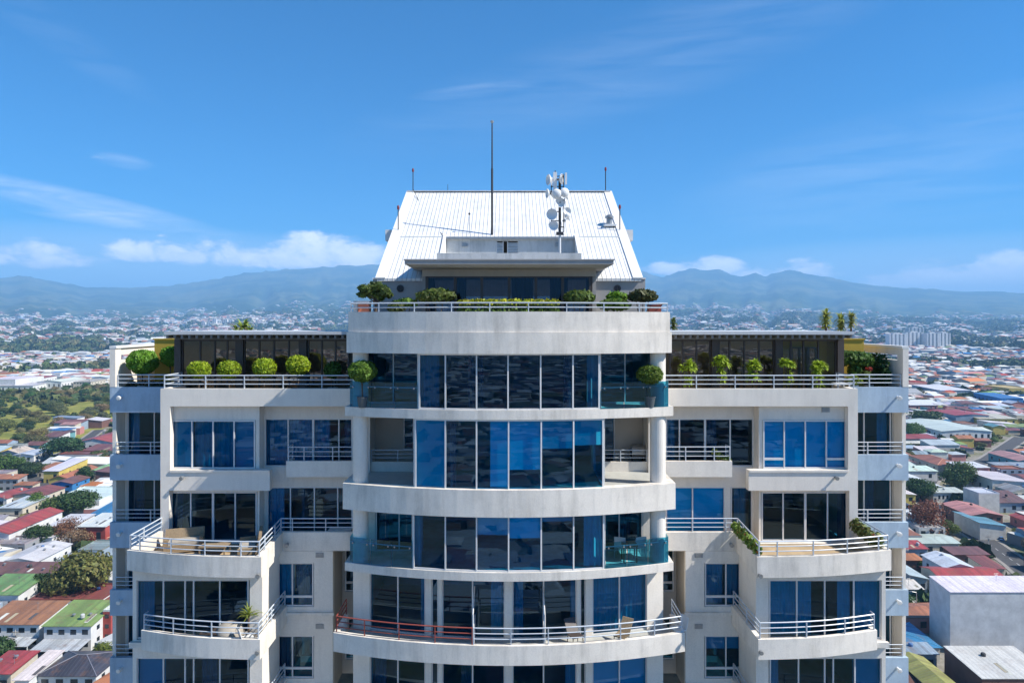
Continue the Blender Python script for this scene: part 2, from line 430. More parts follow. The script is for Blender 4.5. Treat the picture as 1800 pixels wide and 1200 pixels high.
# parapet bands
mb = MB(); mb.path([(-6.40, 29.6)] + arc(-6.40, 6.40, -.03) + [(6.40, 29.6)], .25, E(-.42), E(.38)); wall('terrace_parapet', mb, 'weathered')
mb = MB(); mb.path([(-6.46, 29.6)] + arc(-6.46, 6.46, -.10) + [(6.46, 29.6)], .42, E(-1.24), E(-.425)); wall('terrace_fascia', mb, 'weathered')
mb = MB(); mb.path([(-6.62, 29.0)] + arc(-6.62, 6.62, -.12) + [(6.62, 29.0)], .40, E(-7.45), E(-6.42)); wall('balcony_parapet', mb, 'weathered')
bp = [(-6.95, 28.7)] + [(x, 25.85 + x * x / 43.0) for x in np.linspace(-6.95, 6.95, 25)] + [(6.95, 28.7)]
mb = MB(); mb.path(bp, .22, E(-13.02), E(-12.28)); wall('balcony_parapet', mb, 'weathered')
# terrace rail
railing([(-6.32, 29.0)] + arc(-6.32, 6.32, .10, 18) + [(6.32, 29.0)], E(.38), .34, 2, 1.5, name='terrace_railing')
rp = offset(bp, .11)
xm = X(830, 26)
left = [p for p in rp if p[0] < xm - .05] + [(xm, 25.96 + xm * xm / 43.0)]
right = [(xm + .06, 25.96 + xm * xm / 43.0)] + [p for p in rp if p[0] > xm + .1]
railing(left, E(-12.28), .62, 3, 1.35, mat='rail_red', name='red_railing')
railing(right, E(-12.28), .62, 3, 1.35)
for xx in (X(831, 26), X(958, 26)):
    mb = MB()
    y0 = 26.1 + xx * xx / 43
    mb.tube((xx, y0, E(-11.2)), (xx, y0 + 1.35, E(-10.6)), .025); mb.tube((xx, y0, E(-12.6)), (xx, y0, E(-11.2)), .03); mb.box(xx - .03, xx + .03, y0, y0 + 1.35, E(-12.68), E(-11.75))
    mb.build('balcony_divider', M['frame'], T)
# columns
for s in (-1, 1):
    for z0, z1 in ((FL[1], E(-1.24)), (FL[2] - .0, FL[1] - .36), (FL[3], E(-7.45))):
        cx = s * 5.98
        MB().lathe([(.31, z0 + .003), (.31, z1 - .003)], (cx, CV(5.98) + .42, 0), n=24).build('column', M['plaster'], T, smooth=False)
# first floor under the terrace
P1 = [735, 783, 838, 893, 950, 1007, 1055]
def cpts(pxs, off, dref=26.35): return [(X(p, dref), CV(X(p, dref), off)) for p in pxs]
window(cpts(P1, .12), FL[1] + .004, E(-1.24), 'glass_side', {0: ('drape', .0, .7), 1: ('drapeg', .7, 1), 2: ('drapeg', 0, .2), 4: ('drapeg', .75, 1), 5: ('drape', .6, 1)}, name='curved_window')
P2 = [728, 783, 838, 894, 951, 1008, 1062]
window(cpts(P2, .10), FL[2] + .0 - .0 + .004, FL[1] - .364, 'glass_deep', {0: ('blind1', 0, 1), 1: ('drapeg', 0, .3), 2: ('blind.97', .42, 1), 3: ('blind.72', 0, 1), 4: ('blind.42', 0, 1), 5: ('blind.38', 0, 1)}, name='curved_window', mats={2: 'glass_bright', 3: 'glass_bright', 0: 'glass', 4: 'glass', 5: 'glass'})
P3 = [725, 783, 838, 894, 951, 1008, 1063]
window(cpts(P3, .10), FL[3] + .004, E(-7.455), 'glass_deep', {0: ('drape', 0, .2), 2: ('blind.36', 0, 1), 3: ('blind.42', 0, 1), 4: ('blind.12', 0, 1), 5: ('drape', .4, 1)}, name='curved_window', mats={2: 'glass', 3: 'glass_bright', 5: 'glass'})
# glass that turns back at both ends of the bowed fronts, then the recessed doors
for s in (-1, 1):
    for kk, (pxe, z0, z1, dd) in enumerate([(735 if s < 0 else 1055, FL[1] + .004, E(-1.0), 28.4), (728 if s < 0 else 1062, FL[2] + .004, FL[1] - .364, 29.6), (725 if s < 0 else 1063, FL[3] + .004, E(-7.0), 28.6)]):
        xe = X(pxe, 26.35)
        window([(xe + s * .03, CV(xe) + .22), (xe + s * .03, dd)], z0, z1, 'glass_side', name='return_window')
    # first floor doors and lintel
    d = 28.4
    a, b = 3.45, 5.98
    window([(s * q, d + .03) for q in (a, (a + b) / 2 + .1, b)][::s], FL[1] + .004, E(-1.0), 'glass_side', {0: ('drapeg', .0, .25)}, name='sliding_door')
    d = 28.62
    window([(s * q, d + .03) for q in (3.62, (3.62 + 5.6) / 2, 5.6)][::s], FL[3] + .004, E(-7.46), 'glass_side', {0 if s < 0 else 1: ('drapeg', .1, .5)}, name='sliding_door')
    # flank walls behind the columns
    wall('side_wall', MB().prism([(s * 5.98, 28.4), (s * 6.40, 28.4), (s * 6.40, 33), (s * 5.98, 33)], FL[1] + .003, E(-1.25)))
    wall('side_wall', MB().prism([(s * 5.62, 28.62), (s * 6.40, 28.62), (s * 6.40, 33), (s * 5.62, 33)], FL[3] + .003, E(-7.46)))
    # glass balustrades with a clip rail
    for kk, (x0, zz, hh, back) in enumerate([(3.56, FL[1], 1.02, 28.3), (3.74, FL[3], 1.02, 28.5)]):
        gl = MB(); n = 5 if s < 0 else 4
        pts = [(s * (x0 + (6.36 - x0) * i / 3), CV(x0 + (6.36 - x0) * i / 3) + .06) for i in range(4)] + [(s * 6.36, back)]
        for p, q in zip(pts[:-1], pts[1:]):
            dv = (Vector(q) - Vector(p)); dv2 = dv.normalized() * .015
            gl.quad((p[0] + dv2.x, p[1] + dv2.y, zz + .01), (q[0] - dv2.x, q[1] - dv2.y, zz + .01), (q[0] - dv2.x, q[1] - dv2.y, zz + hh), (p[0] + dv2.x, p[1] + dv2.y, zz + hh))
        bal = gl.build('glass_balustrade', M['glass_teal'], T)
        for p, q in zip(pts[:-1], pts[1:]):
            for t in (.15, .85):
                u = (p[0] + (q[0] - p[0]) * t, p[1] + (q[1] - p[1]) * t); MB().tube((u[0], u[1] - .05, zz + hh - .22), (u[0], u[1] + .05, zz + hh - .22), .032, 8).build('clip', M['steel'], bal)
        MB().chain([(p[0], p[1] + .07, zz + hh - .20) for p in pts[:4]], .024).build('handrail', M['rail'], bal)
    # loggias of the second floor: back wall, low side parapet with rail, soffit beam
    x0, x1 = 3.68, 6.40
    h = [(s * 5.9, s * 4.9, FL[2] + .1, FL[2] + 2.3)] if s < 0 else []
    wl = MB(); xa, xb = sorted((s * x0, s * 6.38))
    if s < 0: holes = [(-4.75, -3.85, FL[2] + .75, FL[2] + 2.35)]
    else: holes = [(3.75, 4.75, FL[2] + .03, FL[2] + 2.3)]
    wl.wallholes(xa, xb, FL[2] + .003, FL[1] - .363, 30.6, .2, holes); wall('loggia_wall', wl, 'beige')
    hx = holes[0]
    window([(hx[0], 30.68), ((hx[0] + hx[1]) / 2, 30.68), (hx[1], 30.68)], hx[2], hx[3], 'glass_side', name='loggia_window')
    wall('loggia_parapet', MB().box(s * x0, s * 6.0, 29.62, 29.74, FL[2] + .003, FL[2] + .42), 'plaster')
    railing([(s * 3.7, 29.68), (s * 5.98, 29.68)], FL[2] + .42, .5, 3, 1.1, r=.018)
    wall('loggia_beam', MB().box(s * x0, s * 6.35, 29.45, 29.80, FL[1] - .75, FL[1] - .362), 'plaster')
    wall('loggia_wall', MB().box(s * 6.0, s * 6.34, 29.4, 30.58, FL[2] + .003, FL[1] - .363), 'plaster')
    wall('loggia_beam', MB().box(s * 6.02, s * 6.34, 27.95, 29.38, FL[1] - .62, FL[1] - .362), 'plaster')
# fourth and fifth floor fronts: curved wall of piers and windows
PX4 = [(644, 697, 748), (758, 771), (777, 831, 888), (900, 955, 1014), (1019, 1030), (1041, 1091, 1143)]
for k in (4, 5):
    z0, z1 = FL[k], FL[k - 1] - (.334 if k == 4 else .25)
    off = 1.15; dr = 27.5
    # solid piers between the openings
    edges = [612] + [p for g in PX4 for p in (g[0], g[-1])] + [1174]
    for i in range(0, len(edges), 2):
        xa, xb = X(edges[i], dr), X(edges[i + 1], dr)
        if xb - xa < .02: continue
        n = 3
        mb = MB(); mb.path([(xa + (xb - xa) * j / n, CV(xa + (xb - xa) * j / n, off)) for j in range(n + 1)], .3, z0 + .003, z1 - .003); wall('wall_pier', mb)
    mb = MB(); mb.path(arc(X(612, dr) , X(1174, dr), off + .03), .2, z1 - .30, z1 - .006); wall('lintel', mb)
    cov = {0: {1: ('drape', .75, 1)}, 1: {}, 2: {1: ('drape', .55, .98)}, 3: {0: ('drape', .02, .36), 1: ('drape', .85, 1)}, 4: {0: ('drape', 0, .5)}, 5: {0: ('drape', 0, 1), 1: ('drape', 0, 1)}}
    cov5 = {0: {0: ('drapeg', 0, .5)}, 1: {}, 2: {0: ('drapeg', .6, 1)}, 3: {1: ('drape', .7, 1)}, 4: {}, 5: {0: ('blind.9', 0, 1), 1: ('blind.9', 0, 1)}}
    for gi, g in enumerate(PX4):
        pts = [(X(p, dr), CV(X(p, dr), off + .12)) for p in g]
        window(pts, z0 + .004, z1 - .302, 'glass_side' if gi in (1, 4) else ('glass' if gi == 5 else 'glass_deep'), (cov if k == 4 else cov5)[gi], name='balcony_door')
    for s in (-1, 1): wall('side_wall', MB().box(s * 6.12, s * 6.42, 28.7, 33, z0 + .003, z1 - .003))
# fifth floor balcony just below the frame
mb = MB(); mb.path(bp, .22, E(-16.1), E(-15.4)); wall('balcony_parapet', mb, 'weathered')

# ---- penthouse ---------------------------------------------------------------------
d = 29.5
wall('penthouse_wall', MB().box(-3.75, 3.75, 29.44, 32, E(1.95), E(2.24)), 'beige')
window([(X(p, d), 29.52) for p in (748, 800, 847, 895, 942, 989, 1040)], FL[0] + .004, E(1.95), 'glass_pent', {0: ('drapeg', .0, .3), 1: ('drapeg', .05, .4), 3: ('drapeg', .1, .9), 4: ('drapeg', .55, 1), 5: ('drapeg', 0, .2)}, fmat='darkframe', bar=.12, name='penthouse_window')
for s in (-1, 1):
    wall('penthouse_wall', MB().box(s * 3.6, s * 3.76, 29.55, 32, FL[0] + .003, E(1.948)), 'grey_wall')
    wall('roof_wall', MB().box(s * 3.77, s * 5.98, 30.0, 30.25, FL[0] + .003, E(1.86)), 'grey_wall')
    wall('roof_wall', MB().box(s * 5.72, s * 5.98, 30.26, 48, FL[0] + .003, E(1.86)), 'grey_wall')
    wall('wall_cap', MB().box(s * 3.77, s * 6.0, 29.96, 30.22, E(1.861), E(1.92)), 'white_trim')
    # round bulkhead vents
    v = MB(); c = (X(704 if s < 0 else 1085, 30), 29.99, Z(507, 30))
    v.lathe([(.16, 0), (.16, .05), (.12, .05), (.12, .02)], c, (0, -1, 0), 16); v.box(c[0] - .012, c[0] + .012, 29.93, 29.97, c[2] - .13, c[2] + .13); v.box(c[0] - .13, c[0] + .13, 29.935, 29.965, c[2] - .012, c[2] + .012)
    v.build('round_vent', M['darksteel'], T)
can = MB()
can.hexa([(-4.0, 28.15, E(2.24)), (4.0, 28.15, E(2.24)), (4.0, 31, E(2.24)), (-4.0, 31, E(2.24)), (-4.27, 27.9, E(2.34)), (4.27, 27.9, E(2.34)), (4.27, 31, E(2.34)), (-4.27, 31, E(2.34))])
can.box(-4.27, 4.27, 27.895, 31, E(2.341), E(2.50)); can.box(-4.31, 4.31, 27.86, 31.02, E(2.501), E(2.55))
can.build('canopy', M['grey_wall'], T)
wall('roof_parapet', MB().path([(-3.07, 31), (-3.07, 28.95), (3.07, 28.95), (3.07, 31)], .15, E(2.552), E(2.90)), 'concrete')
# a plant terrace cut into the front slope of the roof
ZR0, ZR1 = E(1.92), E(7.42)
slope = (ZR1 - ZR0) / 9.1
def RZ(y): return ZR0 + (y - 29.95) * slope
D0 = 33.72; NX0, NX1 = X(785, D0), X(1009, D0)
wd = MB(); lx0, lx1 = X(872, D0), X(912, D0)
wd.wallholes(NX0, NX1, E(2.563), RZ(D0) - .15, D0, .15, [(lx0, lx1, E(2.57), RZ(D0) - .22)]); wall('terrace_back_wall', wd, 'concrete')
for s, xx in ((-1, NX0), (1, NX1)):
    ck = MB(); a_, b_ = xx + s * .02, xx + s * .16
    ck.hexa([(a_, 30.7, E(2.2)), (b_, 30.7, E(2.2)), (b_, D0 + .1, E(2.2)), (a_, D0 + .1, E(2.2)), (a_, 30.7, RZ(30.7) + .07), (b_, 30.7, RZ(30.7) + .07), (b_, D0 + .1, RZ(D0 + .1) + .07), (a_, D0 + .1, RZ(D0 + .1) + .07)])
    wall('terrace_side_wall', ck, 'white_trim')
wall('terrace_floor', MB().box(NX0, NX1, 31.03, D0 - .003, E(2.4), E(2.56)), 'concrete')
MB().box(NX0 - .1, NX1 + .1, D0 - .16, D0 + .1, RZ(D0) - .14, RZ(D0) - .03).build('roof_eave', M['steel'], T)
dl = MB()
xm_ = lx0 + (lx1 - lx0) * .47; zl0, zl1 = E(2.58), RZ(D0) - .23
for (a, b) in ((lx0 + .01, xm_ - .16), (xm_ + .02, lx1 - .01)):
    dl.box(a, a + .04, D0 + .01, D0 + .06, zl0, zl1); dl.box(b - .04, b, D0 + .01, D0 + .06, zl0, zl1)
    for k in range(18):
        z = zl0 + .02 + k * (zl1 - zl0 - .08) / 18
        dl.hexa([(a + .04, D0 + .015, z), (b - .04, D0 + .015, z), (b - .04, D0 + .05, z + .05), (a + .04, D0 + .05, z + .05), (a + .04, D0 + .015, z + .012), (b - .04, D0 + .015, z + .012), (b - .04, D0 + .05, z + .062), (a + .04, D0 + .05, z + .062)])
dl.build('louvre_door', M['frame'], T)
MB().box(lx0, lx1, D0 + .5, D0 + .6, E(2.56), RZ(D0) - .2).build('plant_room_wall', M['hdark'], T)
# small things fixed to the dormer wall
for (px, py, w, h) in ((817, 431, .28, .14), (979, 430, .14, .2)):
    MB().box(X(px, D0) - w / 2, X(px, D0) + w / 2, D0 - .06, D0 - .002, Z(py, D0) - h / 2, Z(py, D0) + h / 2).build('wall_box', M['steel'], T)
# main roof: a pitched sheet roof, front slope faces the camera
rf = MB()
hw0 = 5.78
for (xa, xb, ya, yb) in ((-hw0, NX0 - .16, 29.9, 33.65), (NX1 + .16, hw0, 29.9, 33.65), (-hw0, hw0, 33.652, 39.05)):
    rf.hexa([(xa, ya, RZ(ya) - .12), (xb, ya, RZ(ya) - .12), (xb, yb, RZ(yb) - .12), (xa, yb, RZ(yb) - .12), (xa, ya, RZ(ya)), (xb, ya, RZ(ya)), (xb, yb, RZ(yb)), (xa, yb, RZ(yb))])
rf.hexa([(-hw0, 39.06, ZR1 - .14), (hw0, 39.06, ZR1 - .14), (hw0, 48.2, ZR0 - .14), (-hw0, 48.2, ZR0 - .14), (-hw0, 39.06, ZR1), (hw0, 39.06, ZR1), (hw0, 48.2, ZR0), (-hw0, 48.2, ZR0)])
roof = rf.build('sheet_roof', M['metal_roof'], T)
MB().box(-hw0 - .02, hw0 + .02, 38.85, 39.25, ZR1 + .005, ZR1 + .03).build('ridge_cap', M['white_trim'], roof)
for s in (-1, 1):
    v = MB(); xa, xb = s * 5.42, s * 5.86
    v.hexa([(xa, 29.88, RZ(29.88) + .004), (xb, 29.88, RZ(29.88) + .004), (xb, 39.0, RZ(39.0) + .004), (xa, 39.0, RZ(39.0) + .004), (xa, 29.88, RZ(29.88) + .06), (xb, 29.88, RZ(29.88) + .06), (xb, 39.0, RZ(39.0) + .06), (xa, 39.0, RZ(39.0) + .06)])
    v.build('roof_verge', M['white_trim'], roof)
    g = MB(); g.add([(s * 5.7, 30.3, E(1.87)), (s * 5.7, 47.8, E(1.87)), (s * 5.7, 39.05, ZR1 - .15), (s * 5.5, 30.3, E(1.87)), (s * 5.5, 47.8, E(1.87)), (s * 5.5, 39.05, ZR1 - .15)], [(0, 1, 2), (5, 4, 3), (0, 3, 4, 1), (1, 4, 5, 2), (2, 5, 3, 0)]); wall('gable_wall', g, 'grey_wall')
    bx = MB(); bx.box(s * 5.6, s * 6.35, 35.0, 36.3, E(4.15), E(4.7)); bx.build('gable_box', M['white_trim'], T)
for (xa, xb) in ((-5.4, NX0 - .2), (NX1 + .2, 5.4)): MB().box(xa, xb, 33.60, 33.66, RZ(33.6) - .05, RZ(33.66) + .03).build('roof_seam', M['white_trim'], roof)

# ---- wings -------------------------------------------------------------------------
def wing(m):
    Lf = m == 1
    def xs(px, d): return m * X(px, d)
    def bx(px0, px1, d0, d1, z0, z1, mat='plaster', name='wall'): return wall(name, MB().box(xs(px0, d0), xs(px1, d0), d0, d1, z0, z1), mat)
    def holes(lst, d): return [tuple(sorted((xs(a, d), xs(b, d)))) + (z0, z1) for a, b, z0, z1 in lst]
    d = 29.5
    # roof terrace parapet (front band and return)
    xo = -15.07 * m; xi = -6.44 * m
    mb = MB(); pts = [(xo, 31.25), (xo, d), (xi, d)] if Lf else [(xi, d), (xo, d), (xo, 31.25)]
    mb.path(pts, .25, E(-3.66), E(-2.90)); wall('terrace_parapet', mb)
    railing([(xo + m * .12, 31.2), (xo + m * .12, d + .12), (xi, d + .12)], E(-2.90), .56, 3, 1.72, name='terrace_railing')
    # bay A+B front with two big openings
    zb = FL[3] + .003
    wa, wb = xs(299, d), xs(474, d)
    xbi = xs(474, d)
    zA0, zA1 = Z(826, d), E(-3.663)
    zB0, zB1 = FL[3] + .01, Z(862, d)
    hl = [tuple(sorted((wa, wb))) + (zA0, zA1 - .001), tuple(sorted((xs(297, d), xbi))) + (zB0, zB1)]
    a, b = sorted((xo, xbi))
    mb = MB(); mb.wallholes(a, b, zb, E(-3.662), d, .32, hl); wall('bay_wall', mb)
    dd = d + .33
    xc = xs(456, dd)
    wall('bay_lintel', MB().box(wa - m * .2, xc, dd - .0, dd + .2, Z(738, dd), E(-3.40)), 'plaster')
    wall('bay_lintel', MB().box(wa - m * .2, xc, dd - .0, dd + .2, Z(864, dd), zB1 + .25), 'plaster')
    wall('bay_pier', MB().box(xs(452.5, dd), xc, dd - .003, dd + .19, zB0 + .005, Z(864, dd) - .002))
    low = {0: Z(806, dd), 3: Z(806, dd)} if not Lf else None
    window(px_pts([299.5, 338, 375, 412, 449], dd, m), zA0 + .005, Z(738, dd) - .002, 'glass_bright' if not Lf else 'glass_deep', {i: ('blind1', 0, 1) for i in range(4)} if not Lf else {0: ('blind1', 0, 1), 1: ('drape', 0, 1), 2: ('drape', 0, 1), 3: ('blind1', 0, 1)}, low=low, name='bay_window')
    wall('bay_pier', MB().box(xs(449.5, dd), xc, dd - .003, dd + .19, zA0 + .005, Z(738, dd) - .002))
    wall('window_sill', MB().box(wa, xs(473, d), d - .05, d + .3, zA0 - .08, zA0 + .003))
    window(px_pts([298, 336, 375, 414, 452], dd + .05, m), zB0 + .005, Z(864, dd) - .005, 'glass_side' if not Lf else 'glass_deep', {0: ('drapeg', 0, .5), 3: ('drapeg', .8, 1)} if Lf else {0: ('drapeg', 0, .2), 3: ('drapeg', .6, 1)}, name='bay_window', mull={2})
    # bay return wall and outer flank
    wall('bay_side_wall', MB().box(xc - m * .002, xc - m * .2, dd + .201, 30.44, zb, E(-3.40)))
    wall('bay_side_wall', MB().box(xo, xo + m * .25, d + .323, 32.2, zb, E(-3.662)))
    # recess between bay and central block
    dr = 30.45
    zr = [(Z(820, dr), Z(735, dr)), (FL[3] + .02, Z(855, dr))]
    ops = holes([(466, 619, zr[0][0], zr[0][1])], dr)
    if Lf: ops += holes([(470, 619, *zr[1])], dr)
    else: ops += holes([(468, 506, *zr[1]), (516, 619, *zr[1])], dr)
    a, b = sorted((xs(455, dr), -6.44 * m))
    ops = [(max(a, o[0]), min(b, o[1]), o[2], o[3]) for o in ops]
    mb = MB(); mb.wallholes(a, b, FL[3] + .003, E(-3.3), dr, .2, ops); wall('recess_wall', mb, 'plaster')
    window(px_pts([466, 507, 551, 596, 620], dr + .06, m), zr[0][0] + .003, zr[0][1] - .003, 'glass_deep' if Lf else 'glass_side', {0: ('drape', 0, 1), 1: ('drape', 0, 1), 2: ('drape', 0, .6), 3: ('drapeg', .3, 1)} if Lf else {0: ('drape', .2, .75), 2: ('drapeg', .05, .5)}, name='recess_window', mull={2})
    if Lf: window(px_pts([470, 511, 553, 594, 620], dr + .06, m), zr[1][0], zr[1][1] - .003, 'glass_deep', {0: ('drape', 0, .65)}, name='recess_window', mats={0: 'glass'})
    else:
        window(px_pts([468, 506], dr + .06, m), zr[1][0], zr[1][1] - .003, 'glass_side', {0: ('drape', .25, .8)}, name='recess_window')
        window(px_pts([516, 573, 620], dr + .06, m), zr[1][0], zr[1][1] - .003, 'glass_bright', {0: ('blind1', 0, 1), 1: ('blind1', 0, 1)}, name='recess_window')
    # small balcony of the recess
    db = 29.75
    x0, x1 = xs(503, db), -6.46 * m
    pts = [(x0, dr - .01), (x0, db), (x1, db)] if Lf else [(x1, db), (x0, db), (x0, dr - .01)]
    mb = MB(); mb.path(pts, .16, Z(838, db), Z(810, db)); wall('balcony_parapet', mb)
    wall('floor_slab', MB().prism([(x0 + m * .17, db + .17), (x1, db + .17), (x1, dr - .01), (x0 + m * .17, dr - .01)], Z(838, db) + .01, Z(838, db) + .3), 'weathered')
    railing([(x0 + m * .08, dr - .05), (x0 + m * .08, db + .08), (x1, db + .08)], Z(810, db), .60, 3, 1.15, r=.02)
    # terrace B: floor over the lower bay and its parapet
    dT = 29.3
    ptsB = [(-15.12, 29.5), (-15.12, 27.0)] + [(-15.12 + 5.6 * t, 27.0 - .8 * t - .22 * math.sin(math.pi * t)) for t in np.linspace(.08, .92, 10)] + [(-9.52, 26.2), (-9.72, 29.3), (-6.46, 29.3)]
    pb = [(m * x, y) for x, y in ptsB]
    if m == -1: pb = pb[::-1]
    mb = MB(); mb.path(pb, .2, E(-9.83), E(-9.03)); wall('balcony_parapet', mb, 'weathered')
    off = offset(pb, .10)
    railing(off[0:] if True else off, E(-9.03), .56, 3, 1.45)
    fl = [(m * x, y) for x, y in [(-14.92, 29.49), (-14.92, 27.15)] + [(-15.12 + 5.6 * t, 27.22 - .8 * t - .22 * math.sin(math.pi * t)) for t in np.linspace(.08, .92, 8)] + [(-9.73, 26.45), (-9.93, 29.51), (-6.46, 29.51), (-6.46, 30.44), (-10.9, 30.44), (-10.9, 29.83), (-14.92, 29.83)]]
    wall('terrace_floor', MB().prism(fl, E(-9.80), FL[3] - .012), 'deck')
    # lower bay C, D
    dc = 27.25
    for k in (4, 5):
        z0, z1 = FL[k], (E(-9.81) if k == 4 else FL[4] - .1)
        zt = Z(1019, dc) if k == 4 else Z(1156, dc)
        op = holes([(240, 439, z0 + .01, zt)], dc)
        a, b = sorted((m * -15.03, xs(461, dc)))
        mb = MB(); mb.wallholes(a, b, z0 - .1, z1 - .002, dc, .3, op); wall('bay_wall', mb)
        P = [241, 288, 326, 341, 387, 438] if (Lf or k == 5) else [242, 290, 341, 390, 439]
        if not Lf and k == 4: cv = {0: ('drape', .55, 1), 1: ('drape', 0, .5), 2: ('drape', 0, 1), 3: ('drape', 0, 1)}; cv = {0: ('drape', 0, 1), 1: ('drape', 0, .6), 2: ('drape', .55, 1), 3: ('drape', .1, 1)}
        elif Lf and k == 4: cv = {0: ('drape', .0, .55), 4: ('drape', .82, 1)}
        elif Lf: cv = {0: ('blind.9', 0, 1), 3: ('drapeg', .2, .8)}
        else: cv = {0: ('drape', 0, .4), 4: ('blind1', 0, 1)}
        window(px_pts(P, dc + .12, m), z0 + .015, zt - .004, 'glass' if (not Lf and k == 4) else 'glass_deep', cv if Lf else {len(P) - 2 - i: v for i, v in cv.items()} if False else cv, name='bay_window')
        wall('bay_side_wall', MB().box(xs(461, dc), xs(461, dc) - m * .25, dc + .303, 29.3, z0 - .1, z1 - .002))
        wall('bay_side_wall', MB().box(m * -15.03, m * -14.8, dc + .303, 32.2, z0 - .1, z1 - .002))
        wall('window_sill', MB().box(m * -15.1, m * -13.9, dc - .14, dc - .003, z0 - .25, z0 - .04), 'weathered')
        # balcony
        dz = -3.1 * (k - 4)
        ptsC = [(-14.5, 27.24), (-14.5, 26.9)] + [(-14.5 + 4.97 * t, 26.9 - .8 * t - .20 * math.sin(math.pi * t)) for t in np.linspace(.1, .9, 9)] + [(-9.53, 26.1), (-9.53, 29.28)]
        pc = [(m * x, y) for x, y in ptsC]
        if m == -1: pc = pc[::-1]
        mb = MB(); mb.path(pc, .18, E(-12.92 + dz), E(-12.15 + dz)); wall('balcony_parapet', mb, 'weathered')
        railing(offset(pc, .09), E(-12.15 + dz), .60, 3, 1.5)
        fc = [(m * x, y) for x, y in [(-14.33, 27.24), (-14.33, 27.05)] + [(-14.5 + 4.97 * t, 27.1 - .8 * t - .20 * math.sin(math.pi * t)) for t in np.linspace(.1, .9, 7)] + [(-9.72, 26.4), (-9.72, 29.28), (-10.0, 29.28), (-10.0, 27.24)]]
        wall('balcony_floor', MB().prism(fc, E(-12.90 + dz), FL[k] - .02), 'tilefloor')
        # lower recess
        dq = 29.3
        zw0, zw1 = (Z(1066, dq), Z(989, dq)) if k == 4 else (Z(1192, dq), Z(1117, dq))
        op = holes([(477, 552, zw0, zw1)], dq)
        a, b = sorted((xs(461, dq), m * -7.57))
        mb = MB(); mb.wallholes(a, b, FL[k] - .1, (E(-9.84) if k == 4 else FL[4] - .103), dq, .25, op); wall('recess_wall', mb)
        lw = zw0 + .42
        window(px_pts([477.5, 514.5, 551.5], dq + .1, m), zw0 + .003, zw1 - .003, ('glass' if Lf else 'glass_deep') if k == 4 else 'glass_deep', ({0: ('drape', 0, 1), 1: ('drapeg', .1, .9)} if Lf else {0: ('drape', .0, .9), 1: ('drape', .15, 1)}) if k == 4 else {0: ('blind.35', 0, 1), 1: ('blind.35', 0, 1)} if not Lf else {0: ('drapeg', 0, 1)}, low={0: lw, 1: lw}, name='recess_window')
        wall('wall_ledge', MB().box(xs(461, dq), m * -7.5, dq - .1, dq - .003, zw0 - .35, zw0 - .22), 'weathered')
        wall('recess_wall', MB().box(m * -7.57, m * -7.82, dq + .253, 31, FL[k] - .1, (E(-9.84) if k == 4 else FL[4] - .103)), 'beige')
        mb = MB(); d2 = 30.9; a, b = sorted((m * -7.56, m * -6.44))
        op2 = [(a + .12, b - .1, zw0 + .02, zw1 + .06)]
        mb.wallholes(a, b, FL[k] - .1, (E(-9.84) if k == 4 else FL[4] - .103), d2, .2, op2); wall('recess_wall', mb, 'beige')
        window([(op2[0][0], d2 + .08), (op2[0][1], d2 + .08)], op2[0][2], op2[0][3], 'glass_side', low={0: lw}, name='narrow_window')
    # end wing with pale blue bands
    xe0, xe1 = m * -18.31, m * -14.9
    for k in range(5):
        zt = E(-3.0 - 3.1 * k)
        wall('blue_band', MB().box(xe0, xe1, 31.3, 31.5, zt - 1.17, zt), 'blue_band')
        if k: railing([(m * -18.1, 31.42), (xe1, 31.42)], zt, .55, 3, 1.3, r=.018)
        z1 = zt - 1.172; z0 = zt - 3.1 + .0
        wall('floor_slab', MB().box(m * -18.13, xe1, 31.51, 33.0, zt - 1.0, zt - .75), 'tilefloor')
        wi = sorted((m * -18.12, m * -15.1))
        mb = MB(); mb.wallholes(wi[0], wi[1], z0 - .7, z1 + .15, 32.2, .2, [(wi[0] + .10, wi[1] - .02, z0 - .65, z1 - .04)]); wall('end_wall', mb)
        wp = [(m * -18.02, 32.26), (m * -16.75, 32.26), (m * -15.15, 32.26)] if Lf else [(15.15, 32.26), (16.75, 32.26), (18.02, 32.26)]
        window(wp, z0 - .645, z1 - .045, 'glass_deep', {(0 if Lf else 1): ('drape', 0, .35) if Lf else ('drape', .6, 1), (1 if Lf else 0): ('drapeg', .2, .8)} if k % 2 == 0 else {(1 if Lf else 0): ('drape', .1, .6), (0 if Lf else 1): ('drapeg', .1, .5)}, name='end_window')
        # little drain spout lamps on the band
        px, py = (210, 700) if Lf else (1578, 697)
        lx = xs(213, 31.3); lz = zt - .45
        lp = MB(); lp.lathe([(.05, 0), (.05, .16), (.10, .18), (.10, .26), (.06, .27)], (lx, 31.3, lz), (0, -1, -.15), 10); lp.build('wall_lamp', M['white_trim'], T)
    wall('end_fin', MB().box(m * -18.31, m * -18.14, 31.51, 47, 2.0, E(-1.8)), 'plaster')
    wall('end_fin', MB().box(m * -18.31, m * -18.05, 31.29, 31.75, E(-2.997), E(-1.23)), 'plaster')
    # frame beam of the roof terrace
    wall('frame_beam', MB().box(m * -18.32, m * -18.0, 31.28, 36.5, E(-1.229), E(-1.12)), 'white_trim')
    wall('frame_beam', MB().box(m * -18.28, m * -18.08, 31.76, 36.4, E(-1.55), E(-1.231)), 'plaster')
    wall('end_corner', MB().box(m * -18.315, m * -18.14, 31.29, 31.5, E(-17), E(-4.172)), 'plaster') if False else None
    railing([(m * -18.0, 31.42), (xe1 - m * .25, 31.42)], E(-3.0), .55, 3, 1.3, name='terrace_railing')
